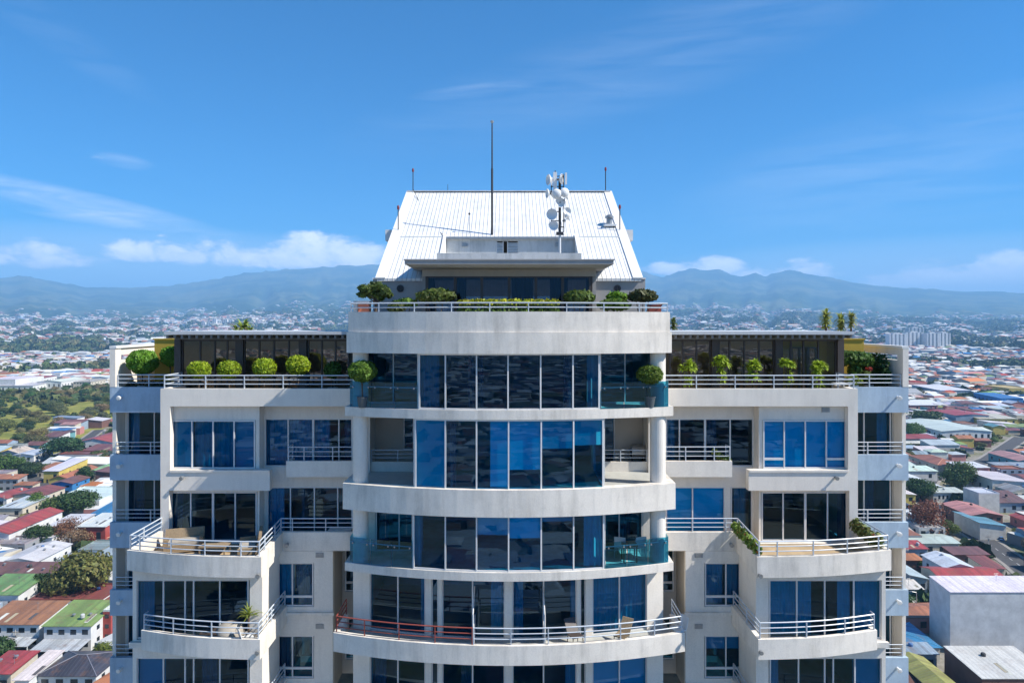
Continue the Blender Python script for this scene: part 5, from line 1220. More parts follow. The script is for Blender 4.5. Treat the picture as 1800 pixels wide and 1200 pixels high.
H('the grey wall by the parking', 'long grey walled yard building at the right edge', 1762, 1830, 822, 812, 5, roof='shed', rc='slate', wc='grey', rise=.6, win=3)
# apartment towers far out
def block(label, px0, px1, ytop, ybase, dd, group=None, depth=16, wc=(.62, .64, .66)):
    h = (ybase - ytop) * dd / F; cx = X((px0 + px1) / 2, dd); w = (px1 - px0) * dd / F; z0 = terr(cx, dd)
    t = thing('apartment_block', label, 'apartment block', (cx, dd + depth / 2, z0), 0, group); b = depth / 2
    MB().box(-w / 2, w / 2, -b, b, -3, h).build('wall', M['hpaint'], t, color=wc, local=True)
    n = max(2, round(w / 14))
    for i in range(n):
        x = -w / 2 + w * (i + .5) / n; bw = w / n * .20
        mb = MB(); k = max(3, int(h / 3.2))
        for j in range(k): mb.box(x - bw, x + bw, -b - .25, -b + .1, h * (j + .3) / k, h * (j + .85) / k)
        mb.build('window_column', M['hglass'], t, local=True)
    MB().box(-w * .2, w * .2, -b * .6, b * .6, h + .01, h + 4).build('lift_house', M['hpaint'], t, color=(.6, .6, .6), local=True)
    RECTS.append((cx - w / 2 - 5, cx + w / 2 + 5, dd - 5, dd + depth + 5))
gr = 'pale apartment slabs on the right of the valley'
for i, (a, b, yt, lab) in enumerate(((1564, 1592, 588, 'leftmost of four pale apartment slabs right of the roof terrace'), (1594, 1622, 586, 'second from the left of four pale apartment slabs, before the gap'), (1630, 1650, 588, 'third of four pale apartment slabs, just after the gap'), (1652, 1671, 587, 'rightmost of four pale apartment slabs on the valley floor'))): block(lab, a, b, yt, 615, 2250 + 25 * (i % 2), gr, 26, wc=(.80, .81, .80))
block('long white office building behind the four apartment slabs', 1598, 1624, 572, 600, 2700, None, 30)
for i, nm in enumerate(('leftmost', 'second from left', 'third from left', 'third from right', 'second from right', 'rightmost')): block('%s of six tiny white towers in the distant city on the left' % nm, 354 + i * 9.7, 360.5 + i * 9.7, 563.5 + (i % 2), 573, 4700, 'six distant white towers on the left', 22, wc=(.74, .74, .74))

# ---- houses that fill the blocks between
def free(x0, x1, y0, y1):
    for r in RECTS:
        if x0 < r[1] and x1 > r[0] and y0 < r[3] and y1 > r[2]: return False
    for rd, w in ((RD_R, 7.5), (RD_L, 6.5)):
        for a, b in zip(rd[:-1], rd[1:]):
            a, b = Vector(a), Vector(b); c = Vector(((x0 + x1) / 2, (y0 + y1) / 2)); t = max(0, min(1, (c - a).dot(b - a) / (b - a).length_squared))
            if (a + (b - a) * t - c).length < w + max(x1 - x0, y1 - y0) * .5: return False
    return True
def scrub(x, y):   # the wooded ravine left of the tower
    if x > 0: return False
    px = 895 + x * F / y; py = 565 + EYE * F / y
    return 676 < py < 790 and px < 100 + (760 - py) * .9 or 680 < py < 745 and px < 230
ADJ = {'white': 'white', 'offwhite': 'off-white', 'red': 'red', 'brown': 'brown', 'rust': 'rust coloured', 'orange': 'orange', 'grey': 'grey', 'dark': 'charcoal', 'green': 'green', 'silver': 'silver', 'maroon': 'maroon', 'cream': 'cream', 'pink': 'faded red', 'blue': 'blue', 'moss': 'moss green', 'teal': 'teal', 'slate': 'slate blue', 'yellow': 'yellow', 'lime': 'light green'}
def ulabel(parts_fn, x, y):
    near = sorted(LAND, key=lambda l: (l[1] - x) ** 2 + (l[2] - y) ** 2)
    for s, lx, ly in near:
        dx, dy = (x / y - lx / ly) * 900, y - ly
        rel = 'behind' if dy > abs(dx) * .25 and dy > 0 else 'in front of' if -dy > abs(dx) * .25 else 'to the right of' if dx > 0 else 'to the left of'
        lab = parts_fn(rel + ' ' + s)
        if lab not in USED and len(lab.split()) <= 16: USED.add(lab); return lab
    return None
ROOFC = ['white'] * 6 + ['offwhite'] * 4 + ['silver'] * 5 + ['grey'] * 3 + ['red'] * 4 + ['maroon'] * 4 + ['brown'] * 4 + ['rust'] * 5 + ['pink'] * 2 + ['orange', 'slate', 'moss', 'blue', 'dark', 'teal', 'cream']
WALLC = ['white', 'offwhite', 'cream', 'grey', 'offwhite', 'cream', 'pink', 'slate', 'yellow', 'teal', 'brown', 'white']
cand = []
for side in (-1, 1):
    y = 176.0
    while y < 1000:
        row = R.uniform(11, 17); x = .555 * y
        while x < .80 * y:
            wdt = R.uniform(8, 15) * (1 + (R.random() < .22) * 1.0); cand.append((side * (x + wdt / 2), y + row / 2, wdt, row - R.uniform(1.0, 4)))
            x += wdt + R.uniform(.3, 3.2)
        y += row
nh = 0
for x, y, wd, dp in cand:
    if nh >= 205: break
    if scrub(x, y) or R.random() < (.10 if x > 0 else .16): continue
    if not free(x - wd / 2, x + wd / 2, y - dp / 2, y + dp / 2): continue
    rc = R.choice(ROOFC); roof = R.choice(['gable', 'gable', 'shed', 'shed', 'hip', 'shedx', 'flat']); hh = R.choice([3.6, 4.2, 5, 6.5]); size = 'small' if wd * dp < 110 else 'large' if wd * dp > 190 else 'mid-sized'
    nm = {'gable': 'gable roofed house', 'shed': 'lean-to roofed house', 'hip': 'hip roofed house', 'shedx': 'side-sloping roofed house', 'flat': 'flat roofed house'}[roof]
    wcn = R.choice(WALLC)
    lab = ulabel(lambda rel: '%s %s %s %s' % (size, ADJ[rc], nm, rel), x, y)
    if not lab: continue
    house(lab, x - wd / 2, x + wd / 2, y - dp / 2, y + dp / 2, hh, roof=roof, rc=rc, wc=wcn, rise=min(wd, dp) * R.uniform(.08, .18), win=3, stor=2 if hh > 6 else 1, rot=R.uniform(-.05, .05), group='houses filling the town blocks', parts=y < 430, vents=0, cat='house'); nh += 1
print('HOUSES', nh, 'rects', len(RECTS))

# ------------------------------------------------------------------ trees of the town
def tree_proto(kind, seed):
    rr = random.Random(seed); bl = []; n = 9 if kind != 'dry' else 11
    for i in range(n):
        a = rr.uniform(0, 6.28); q = rr.uniform(.25, .78); z = rr.uniform(.42, .86)
        s = rr.uniform(.26, .42) * (1.15 - .4 * abs(z - .55)); bl.append((q * math.cos(a) * .62, q * math.sin(a) * .62, z, s, s, s * .78, 480 if kind != 'dry' else 240))
    bl.append((0, 0, .78, .36, .36, .26, 560 if kind != 'dry' else 220))
    return bl, leaf_mesh('crown', bl, .052 if kind != 'dry' else .038, seed, shell=.5)
PROT = {k: [tree_proto(k, s) for s in ss] for k, ss in (('full', (101, 102, 103, 104)), ('dry', (105, 106)))}
TCOL = {'dark': (.045, .09, .025), 'mid': (.09, .15, .035), 'bright': (.11, .18, .03), 'olive': (.17, .19, .045), 'dry': (.27, .21, .10), 'rusty': (.20, .10, .05), 'grey': (.15, .17, .065)}
TNM = {'dark': 'dark green', 'mid': 'green', 'bright': 'bright green', 'olive': 'olive', 'dry': 'dry brown', 'rusty': 'reddish brown', 'grey': 'grey green'}
trunks = {}
def town_tree(label, x, y, h, w, col, kind='full', group=None):
    i = R.randrange(len(PROT[kind])); bl, me = PROT[kind][i]
    t = thing('tree', label, 'tree', (x, y, terr(x, y)), R.uniform(0, 6.28), group); t.scale = (w, w, h)
    c = TCOL[col]; c = tuple(v * R.uniform(.85, 1.15) for v in c)
    link('crown', me, M['leaf'], t, c)
    if (kind, i) not in trunks:
        tr = MB(); tr.tube((0, 0, 0), (.02, .01, .45), .045, 6, .03)
        for b in bl[:6]: tr.tube((.02, .01, .40), (b[0], b[1], b[2]), .022, 5, .008)
        o = tr.build('trunk', M['bark'], t, local=True); trunks[(kind, i)] = o.data
    else: link('trunk', trunks[(kind, i)], M['bark'], t)
    RECTS.append((x - w * .4, x + w * .4, y - w * .4, y + w * .4))
def TR(label, px, pyb, wpx, hpx, col, kind='full'):
    x, d = gpt(px, pyb); town_tree(label, x, d, hpx * d / F, wpx * d / F * .92, col, kind); LAND.append(('the ' + label.split(' beside')[0].split(' behind')[0].split(' in ')[0].split(' on ')[0], x, d))
TR('big spreading olive tree beside the mossy green roof', 140, 1062, 92, 82, 'olive'); TR('dark bushy tree in front of the big spreading one', 112, 1060, 50, 48, 'mid')
TR('small dark tree beside the patched rusty roof', 70, 1062, 34, 50, 'dark'); TR('yellowish bush beside the small dark tree', 62, 1056, 22, 26, 'bright')
TR('round bright green tree beside the silver roof', 63, 895, 30, 26, 'bright'); TR('broad dark tree beside the pale box warehouse', 138, 904, 52, 42, 'dark'); TR('wide dark tree in front of the pale box warehouse', 98, 908, 56, 34, 'mid')
TR('dark leaning trees in front of the striped white roof', 76, 962, 50, 38, 'dark'); TR('reddish brown tree in front of the grey workshop', 112, 958, 46, 40, 'rusty', 'dry'); TR('bare greyish tree beside the grey workshop', 140, 962, 36, 30, 'dry', 'dry')
TR('green tree beside the left road', 10, 838, 50, 36, 'mid'); TR('dark tree on the bend of the left road', 55, 838, 36, 26, 'dark'); TR('dark clump of tree below the scarlet hall', 112, 806, 56, 38, 'dark'); TR('dark tree beside the blue walled house', 146, 852, 26, 30, 'dark'); TR('small tree close to the tower below the scarlet hall', 178, 812, 28, 20, 'mid')
TR('low green bushes at the bottom left edge', 100, 1212, 60, 26, 'mid'); TR('dull shrub in the bottom left corner', 8, 1210, 36, 30, 'olive')
TR('big willowy green tree behind the row of windows', 1692, 862, 48, 46, 'mid'); TR('dark tree beside the tower behind the parked cars', 1622, 878, 40, 36, 'dark'); TR('wide bare brown tree beside the right road', 1628, 942, 66, 62, 'rusty', 'dry'); TR('green bush beside the right road', 1668, 940, 26, 22, 'bright'); TR('dark trees beside the tower in the middle distance', 1622, 748, 46, 26, 'dark'); TR('tall green trees beside the tower under the red roof', 1608, 775, 26, 32, 'mid'); TR('green trees beside the white box warehouse', 1768, 872, 26, 20, 'bright'); TR('small green bush beside the small grey roof', 1628, 1002, 22, 18, 'mid')
tg = 'trees scattered between the houses'; gw = 'trees of the wooded ravine'
nt_ = 0
for tries in range(4200):
    if nt_ >= 215: break
    sd = -1 if R.random() < .66 else 1; y = R.uniform(180, 1050); x = sd * R.uniform(.57, .79) * y
    if sd < 0 and R.random() < .22:
        y = R.uniform(500, 1000); x = -R.uniform(.55, .80) * y
        if not scrub(x, y): continue
    ins = scrub(x, y); w = R.uniform(6, 12) if ins else R.uniform(4, 10); h = w * R.uniform(.7, 1.0)
    q = w * (.30 if ins else .42)
    if not free(x - q, x + q, y - q, y + q): continue
    col = R.choice(['olive', 'olive', 'dry', 'dry', 'mid', 'grey', 'grey', 'dark'] if ins else ['dark', 'mid', 'mid', 'bright', 'olive', 'dry', 'dark']); kind = 'dry' if col == 'dry' and R.random() < .7 else 'full'
    sz = 'small' if w < (8 if ins else 6) else 'broad' if w > (10.5 if ins else 8.5) else 'medium'
    lab = ulabel(lambda rel: '%s %s tree %s' % (sz, TNM[col], ('in the ravine ' if ins else '') + rel), x, y)
    if not lab: continue
    town_tree(lab, x, y, h, w, col, kind, gw if ins else tg); nt_ += 1
print('TREES', nt_)

# ------------------------------------------------------------------ vehicles and poles on the right road
def car(label, x, y, rot, col, van=False, z=.05):
    t = thing('van' if van else 'car', label, 'van' if van else 'car', (x, y, z), rot)
    l, w = (2.2, .86) if not van else (3.6, 1.15); hh = .75 if not van else 1.1; top = 1.42 if not van else 2.7
    pr = [(-l, .28), (l, .28), (l, .62), (l * .93, .72), (l * .45, hh + .05), (-l * .55, hh + .08), (-l * .96, hh), (-l, .6)]
    if van: pr = [(-l, .35), (l, .35), (l, 1.2), (l * .9, top), (-l, top)]
    mb = MB(); n = len(pr); mb.add([(px, -w, pz) for px, pz in pr] + [(px, w, pz) for px, pz in pr], [tuple(range(n)), tuple(range(n, 2 * n))[::-1]] + [(i, n + i, n + (i + 1) % n, (i + 1) % n) for i in range(n)])
    mb.build('body', M['carpaint'], t, color=col, local=True)
    if not van:
        g = MB(); g.hexa([(-l * .85, -w * .92, hh + .05), (l * .48, -w * .92, hh + .05), (l * .48, w * .92, hh + .05), (-l * .85, w * .92, hh + .05), (-l * .6, -w * .74, top - .03), (l * .12, -w * .74, top - .03), (l * .12, w * .74, top - .03), (-l * .6, w * .74, top - .03)]); g.build('cabin_glass', M['hglass'], t, local=True)
        MB().hexa([(-l * .62, -w * .77, top - .028), (l * .14, -w * .77, top - .028), (l * .14, w * .77, top - .028), (-l * .62, w * .77, top - .028), (-l * .58, -w * .7, top + .03), (l * .1, -w * .7, top + .03), (l * .1, w * .7, top + .03), (-l * .58, w * .7, top + .03)]).build('roof', M['carpaint'], t, color=col, local=True)
    else:
        MB().hexa([(l * 1.001, -w * .9, 1.35), (l * 1.002, w * .9, 1.35), (l * .93, w * .9, top * .9), (l * .93, -w * .9, top * .9), (l * 1.012, -w * .9, 1.36), (l * 1.012, w * .9, 1.36), (l * .945, w * .9, top * .91), (l * .945, -w * .9, top * .91)]).build('windscreen', M['hglass'], t, local=True)
        for s in (-1, 1): MB().box(-l * .8, l * .75, s * (w - .02), s * (w + .015), 1.45, 2.2).build('side_window', M['hglass'], t, local=True)
    for sx_ in (-.62, .64):
        for s in (-1, 1):
            wh = MB().lathe([(.32, -.1), (.34, -.06), (.34, .06), (.32, .1)], (sx_ * l, s * (w - .06), .33), (0, 1, 0), 14).build('wheel', M['rubber'], t, local=True)
            MB().lathe([(.19, 0), (.17, .012)], (sx_ * l, s * (w + .035), .33), (0, s, 0), 10).build('rim', M['steel'], wh, local=True)
    for s in (-1, 1): MB().box(l - .02, l + .015, s * w * .55, s * w * .85, .6, .72).build('headlight', M['frame'], t, local=True)
def on_road(i, u, off):
    a, b = Vector(RD_R[i]), Vector(RD_R[i + 1]); p = a.lerp(b, u); d = (b - a).normalized(); n = Vector((-d.y, d.x)); p = p + n * off; return p.x, p.y, math.atan2(d.y, d.x)
for lab, i, u, off, fl, col in (('silver white car driving on the right road, farther from the tower', 3, .72, 2.2, 1, (.62, .64, .66)), ('white car driving on the right road near the walled grey roof', 3, .30, 2.1, 1, (.55, .60, .66)), ('dark car parked at the kerb of the right road', 2, .72, 3.7, 0, (.035, .04, .05)), ('black car near the right end of the visible road', 1, .9, -2.2, 0, (.02, .02, .025))):
    x, y, r = on_road(i, u, off); car(lab, x, y, r + math.pi * fl, col)
x, d = gpt(1759, 948); car('blue car parked right of the road', x, d, 1.2, (.05, .16, .38))
x, d = gpt(1661, 899); car('white minibus stopped where the right road bends', x, d, -1.7, (.70, .70, .68), True)
for i, (px, py, col, lab) in enumerate(((1782, 820, (.6, .6, .6), 'silver car in the yard at the right edge, left one'), (1791, 820, (.05, .05, .06), 'dark car in the yard at the right edge'), (1800, 820, (.65, .65, .66), 'white car in the yard at the right edge, right one'))):
    x, d = gpt(px, py); car(lab, x, d, 1.5, col)
for i, u, off, col, lab in ((0, .15, 2.2, (.5, .08, .06), 'red car on the left road near the silver roof'), (1, .5, -1.9, (.6, .6, .6), 'silver car at the bend of the left road'), (3, .4, 2.0, (.7, .7, .7), 'white car on the left road by the salmon roof'), (4, .5, -2.0, (.04, .04, .05), 'black car farther up the left road')):
    a_, b_ = Vector(RD_L[i]), Vector(RD_L[i + 1]); d_ = (b_ - a_).normalized(); p_ = a_.lerp(b_, u) + Vector((-d_.y, d_.x)) * off; car(lab, p_.x, p_.y, math.atan2(d_.y, d_.x), col)
def upole(label, px, pyb, hpx, lamp=False):
    x, d = gpt(px, pyb); h = hpx * d / F
    t = thing('street_lamp' if lamp else 'utility_pole', label, 'street lamp' if lamp else 'pole', (x, d, 0))
    MB().tube((0, 0, 0), (0, 0, h), .16, 8, .10).build('pole', M['hpaint'], t, color=(.5, .48, .44), local=True)
    if lamp: MB().tube((0, 0, h - .1), (-1.6, 0, h + .2), .06).build('arm', M['steel'], t, local=True); MB().box(-2.2, -1.5, -.14, .14, h + .12, h + .26).build('lamp_head', M['steel'], t, local=True)
    else: MB().box(-1.1, 1.1, -.06, .06, h - .8, h - .65).build('crossarm', M['hpaint'], t, color=(.25, .2, .15), local=True); MB().lathe([(.2, 0), (.2, .7)], (.35, 0, h - 2.2), n=10).build('transformer', M['steel'], t, local=True)
upole('tall pale lamp post right of the tower below the grey roofs', 1611, 1090, 50, True); upole('grey utility pole beside the right road', 1737, 962, 22); upole('pole rising from the trees at the left', 35, 838, 58); upole('pole in front of the vented pale hall', 40, 978, 34); upole('pole beside the red roof with the white gable', 7, 910, 40); upole('pole by the patched rusty roof carport', 27, 1140, 34); upole('white lamp post in the grey workshop yard', 123, 980, 34, True)

# ------------------------------------------------------------------ the far city and woods, too many to count
def far_city():
    g = np.random.default_rng(9); bx = []; cl = []
    pal = np.array([COL[k] for k in ['white'] * 7 + ['offwhite'] * 4 + ['silver'] * 4 + ['grey'] * 3 + ['red', 'maroon', 'brown', 'brown', 'rust', 'rust', 'rust', 'pink', 'cream', 'slate', 'blue', 'orange', 'green']])
    wp = np.array([COL[k] for k in ('offwhite', 'cream', 'white', 'grey', 'pink', 'slate')])
    def put(n, r0, r1, a0, a1, wmin, wmax, hmin, hmax, thr, pw=1.0):
        k = 0; tries = 0
        while k < n and tries < n * 7:
            tries += 1; r = r0 + (r1 - r0) * g.random() ** pw; a = g.uniform(a0, a1); x, y = r * math.sin(a), r * math.cos(a)
            if fbm(x * .0021 + 3, y * .0021, 3) + .5 * fbm(x * .0006, y * .0006 + 9, 2) < thr: continue
            if 0 < y < 1050 and (scrub(x, y) or not free(x - 7, x + 7, y - 7, y + 7)): continue
            if -40 < y < 85 and abs(x) < 60: continue
            w, d_ = g.uniform(wmin, wmax), g.uniform(wmin, wmax); 
            if g.random() < .07: w *= 2.6; d_ *= 1.6
            bx.append((x, y, terr(x, y) - 1, w / 2, d_ / 2, g.uniform(hmin, hmax) + 1, g.uniform(-.3, .3) + .6 * fbm(x * .001, y * .001, 2), g.uniform(.05, .16) * min(w, d_))); cl.append((pal[g.integers(len(pal))] * g.uniform(.6, 1.1), wp[g.integers(len(wp))] * g.uniform(.5, 1.0))); k += 1
    put(1500, 260, 1000, .50, .74, 8, 15, 3.5, 6, -.6)
    put(700, 260, 1000, -.74, -.50, 8, 15, 3.5, 6, -.45)
    put(5200, 900, 2600, -.76, .76, 9, 20, 4, 9, -.12)
    put(9500, 2300, 6500, -.76, .76, 12, 30, 5, 11, -.02, .8)
    put(5000, 5500, 9800, -.76, .76, 16, 38, 6, 12, .16, 1.3)
    put(1900, 90, 1000, -.51, .51, 8, 17, 3.5, 7, -.55); put(900, 200, 2600, .74, 1.15, 9, 18, 3.5, 7, -.4); put(900, 200, 2600, -1.15, -.74, 9, 18, 3.5, 7, -.4)
    put(4200, 130, 2300, math.pi - .42, math.pi + .42, 8, 19, 4, 8, -.7, 1.15)
    n = len(bx); B = np.array(bx); V = np.zeros((n, 12, 3)); gx = np.where(g.random(n) < .5, .97, g.uniform(.2, .7, n)); c, s = np.cos(B[:, 6]), np.sin(B[:, 6])
    loc = [(-1, -1, 0), (1, -1, 0), (1, 1, 0), (-1, 1, 0), (-1, -1, 1), (1, -1, 1), (1, 1, 1), (-1, 1, 1), (-1, -.05, 2), (1, -.05, 2), (1, .05, 2), (-1, .05, 2)]
    for i, (lx, ly, lz) in enumerate(loc):
        ux, uy = lx * B[:, 3] * (gx if lz == 2 else 1), ly * B[:, 4]; V[:, i, 0] = B[:, 0] + ux * c - uy * s; V[:, i, 1] = B[:, 1] + ux * s + uy * c; V[:, i, 2] = B[:, 2] + (0 if lz == 0 else B[:, 5]) + (B[:, 7] if lz == 2 else 0)
    q = [(0, 1, 5, 4), (1, 2, 6, 5), (2, 3, 7, 6), (3, 0, 4, 7), (4, 5, 9, 8), (6, 7, 11, 10), (5, 6, 10, 9), (7, 4, 8, 11), (8, 9, 10, 11)]
    base = (np.arange(n) * 12)[:, None]
    Q = np.concatenate([base + np.array(f)[None] for f in q]); cw = np.array([k[1] for k in cl]); cr = np.array([k[0] for k in cl]); bh = B[:, 1] < 0; cr[bh] = cr[bh] * .35 + cr[bh].mean(1, keepdims=True) * .6
    ge = np.where((gx > .9)[:, None], cw, cr); col = np.concatenate([cw, cw, cw, cw, cr, cr, ge, ge, cr])
    o = link('distant_houses', np_mesh('distant_houses', V.reshape(-1, 3), Q, col), M['citycol']); tag(o, 'thousands of pale and rust coloured roofs spreading over the valley floor', 'city', kind='stuff')
    return n
print('CITY', far_city())
def far_woods():
    g = np.random.default_rng(19); pts = []
    def put(n, r0, r1, a0, a1, smin, smax, thr, pw=1.0):
        k = tries = 0
        while k < n and tries < n * 8:
            tries += 1; r = r0 + (r1 - r0) * g.random() ** pw; a = g.uniform(a0, a1); x, y = r * math.sin(a), r * math.cos(a)
            if -(fbm(x * .0021 + 3, y * .0021, 3) + .5 * fbm(x * .0006, y * .0006 + 9, 2)) + .5 * fbm(x * .006, y * .006, 2) < thr: continue
            if 0 < y < 1050 and not scrub(x, y) and not free(x - 3, x + 3, y - 3, y + 3): continue
            if -60 < y < 90 and abs(x) < 60: continue
            pts.append((x, y, terr(x, y), g.uniform(smin, smax))); k += 1
    put(500, 260, 1000, .52, .74, 2, 5, -.9); put(500, 240, 600, -.74, -.52, 2, 4.5, -.9); put(230, 560, 1050, -.76, -.46, 1.5, 4.0, -2)
    put(700, 90, 1000, -.52, .52, 2, 5, -.8); put(700, 300, 2600, .74, 1.15, 4, 8, -.4); put(700, 300, 2600, -1.15, -.74, 4, 8, -.4); put(4200, 950, 2600, -.76, .76, 4, 9, -.12); put(9000, 2300, 7500, -.76, .76, 6, 16, -.02, .9); put(800, 110, 1500, math.pi - .5, math.pi + .5, 3, 7, -.6)
    n = len(pts); P = np.array(pts); lv = 26
    d = g.normal(size=(n, lv, 3)); d /= np.linalg.norm(d, axis=2)[:, :, None]; d[:, :, 2] = np.abs(d[:, :, 2]) * .9 + .1 * d[:, :, 2]
    rr = P[:, 3][:, None, None]; ctr = P[:, None, :3] + np.stack([np.zeros(n), np.zeros(n), P[:, 3] * .35], 1)[:, None, :]
    c = ctr + d * rr * g.uniform(.55, 1.05, (n, lv, 1)) * np.array([1, 1, .8]); nr = d + .5 * g.normal(size=d.shape); nr /= np.linalg.norm(nr, axis=2)[:, :, None]
    a = np.cross(nr, g.normal(size=d.shape)); a /= np.linalg.norm(a, axis=2)[:, :, None]; b = np.cross(nr, a); s = rr * g.uniform(.35, .75, (n, lv, 1))
    V = np.stack([c + a * s, c + b * s, c - a * s, c - b * s], 2).reshape(-1, 3); Q = np.arange(n * lv * 4).reshape(-1, 4)
    tc_ = np.array([(.035, .06, .022), (.05, .08, .028), (.075, .105, .03), (.10, .12, .04), (.14, .13, .05)])[g.integers(0, 5, n)] * g.uniform(.75, 1.2, (n, 1))
    col = (tc_[:, None, :] * g.uniform(.8, 1.2, (n, lv, 1))).reshape(-1, 3)
    o = link('distant_woods', np_mesh('distant_woods', V, Q, col), M['citycol']); tag(o, 'dark tree cover between the roofs of the valley', 'trees', kind='stuff')
far_woods()
def scrubmat(name, c0, c1):
    m, nt, out = newmat(name); geo = N(nt, 'ShaderNodeNewGeometry')
    n1 = N(nt, 'ShaderNodeTexNoise', i_Scale=.05, i_Detail=8.0, i_Roughness=.7); L(nt, geo.outputs['Position'], n1.inputs['Vector'])
    c = mixc(nt, ramp(nt, n1.outputs[0], [(.40, 0.0), (.60, 1.0)]), c0, c1)
    b = N(nt, 'ShaderNodeBsdfDiffuse'); L(nt, c, b.inputs[0]); L(nt, b.outputs[0], out.inputs[0]); return m
def dry_grass(pts, zz_=.08, key='drygrass', c0=(.33, .30, .055), c1=(.17, .19, .04)):
    mb = MB(); mb.closed = False
    P = [gpt(*p) for p in pts]; n = len(P); o = len(mb.v); mb.v += [(x, y, zz_) for x, y in P]; mb.f.append(tuple(range(n)))
    m = M.get(key)
    if not m: m = M[key] = scrubmat(key, c0, c1)
    tag(mb.build('field', m), None, None, kind='structure')
dry_grass([(-40, 758), (40, 790), (100, 800), (150, 770), (215, 735), (215, 690), (120, 684), (-40, 684)], .04, 'ravine_scrub', (.29, .27, .075), (.15, .17, .045)); dry_grass([(120, 745), (150, 750), (190, 740), (215, 722), (188, 718), (140, 726)]); dry_grass([(62, 778), (90, 778), (118, 758), (98, 752), (70, 762)]); dry_grass([(92, 716), (120, 714), (124, 705), (98, 706)]); dry_grass([(-10, 695), (20, 694), (24, 684), (-10, 684)])
# ------------------------------------------------------------------ light, sky, camera
SUN = Vector((.67, -.18, .715)).normalized()
el = math.asin(SUN.z); rot = math.atan2(SUN.x, SUN.y)
sl = bpy.data.lights.new('sun', 'SUN'); sl.energy = 3.6; sl.angle = math.radians(.53); sl.color = (1.0, .95, .87)
so = bpy.data.objects.new('sun', sl); C.objects.link(so); so.location = (0, 0, 300)
so.rotation_euler = SUN.to_track_quat('Z', 'Y').to_euler()
w = bpy.data.worlds.new('World'); sc.world = w; w.use_nodes = True
nt = w.node_tree; bg = nt.nodes['Background']
sk = N(nt, 'ShaderNodeTexSky', sky_type='NISHITA', sun_disc=False, sun_elevation=el, sun_rotation=rot, altitude=1200.0, air_density=1.0, dust_density=1.1, ozone_density=5.0)
SKYK = .067
hs = N(nt, 'ShaderNodeHueSaturation', i_Saturation=2.0); L(nt, sk.outputs[0], hs.inputs['Color'])
tc = N(nt, 'ShaderNodeTexCoord'); sx = N(nt, 'ShaderNodeSeparateXYZ'); L(nt, tc.outputs['Generated'], sx.inputs[0])
az = math_(nt, 'ARCTAN2', sx.outputs[0], sx.outputs[1]); elv = math_(nt, 'ARCSINE', sx.outputs[2])
cxyz = N(nt, 'ShaderNodeCombineXYZ'); L(nt, az, cxyz.inputs[0]); L(nt, elv, cxyz.inputs[1])
mp_ = N(nt, 'ShaderNodeMapping'); mp_.inputs['Scale'].default_value = (1, 1.7, 1); L(nt, cxyz.outputs[0], mp_.inputs[0])
n1 = N(nt, 'ShaderNodeTexNoise', i_Scale=21.0, i_Detail=10.0, i_Roughness=.60, i_Distortion=.3); L(nt, mp_.outputs[0], n1.inputs['Vector'])
def blob(px, py, wx, hy, s):
    a0 = math.atan((px - 895) / F); e0 = math.atan((565 - py) / math.hypot(F, px - 895))
    wa = wx / F * math.cos(a0) ** 2; he = hy / F * math.cos(a0)
    dx = math_(nt, 'DIVIDE', math_(nt, 'SUBTRACT', az, a0), wa)
    de = math_(nt, 'SUBTRACT', elv, e0)
    up = math_(nt, 'DIVIDE', math_(nt, 'MAXIMUM', de, 0.0), he); dn = math_(nt, 'DIVIDE', math_(nt, 'MINIMUM', de, 0.0), he * .5)
    dy = math_(nt, 'ADD', up, dn)
    r2 = math_(nt, 'ADD', math_(nt, 'MULTIPLY', dx, dx), math_(nt, 'MULTIPLY', dy, dy))
    return math_(nt, 'MULTIPLY', math_(nt, 'SUBTRACT', 1.0, r2), s * 1.16)
cov = None
for b in ((575, 452, 130, 48, 1.0), (500, 460, 170, 34, .95), (420, 457, 90, 42, .85), (620, 465, 100, 34, .9), (560, 420, 60, 18, .6), (235, 450, 75, 30, .78), (325, 452, 95, 38, .76), (75, 456, 110, 36, .78), (-30, 455, 90, 26, .7), (160, 462, 90, 20, .6), (655, 440, 60, 16, .6), (290, 414, 26, 10, .5), (150, 466, 120, 14, .5), (215, 283, 40, 9, .12),
          (1205, 476, 120, 22, 1.0), (1262, 470, 55, 26, 1.05), (1410, 482, 105, 28, .8), (1330, 486, 90, 14, .6), (1640, 502, 160, 56, 1.15), (1770, 498, 120, 66, 1.25), (1570, 506, 80, 30, .8), (1700, 478, 60, 26, .8), (1900, 490, 150, 40, .9), (-120, 450, 150, 36, .8), (2200, 470, 200, 50, .8), (-600, 420, 300, 60, .8)):
    v = blob(*b); cov = v if cov is None else math_(nt, 'MAXIMUM', cov, v)
dens = math_(nt, 'ADD', cov, math_(nt, 'MULTIPLY', math_(nt, 'SUBTRACT', n1.outputs[0], .5), 3.0))
mr = N(nt, 'ShaderNodeMapRange', interpolation_type='SMOOTHSTEP'); L(nt, dens, mr.inputs[0]); mr.inputs[1].default_value = .16; mr.inputs[2].default_value = .86
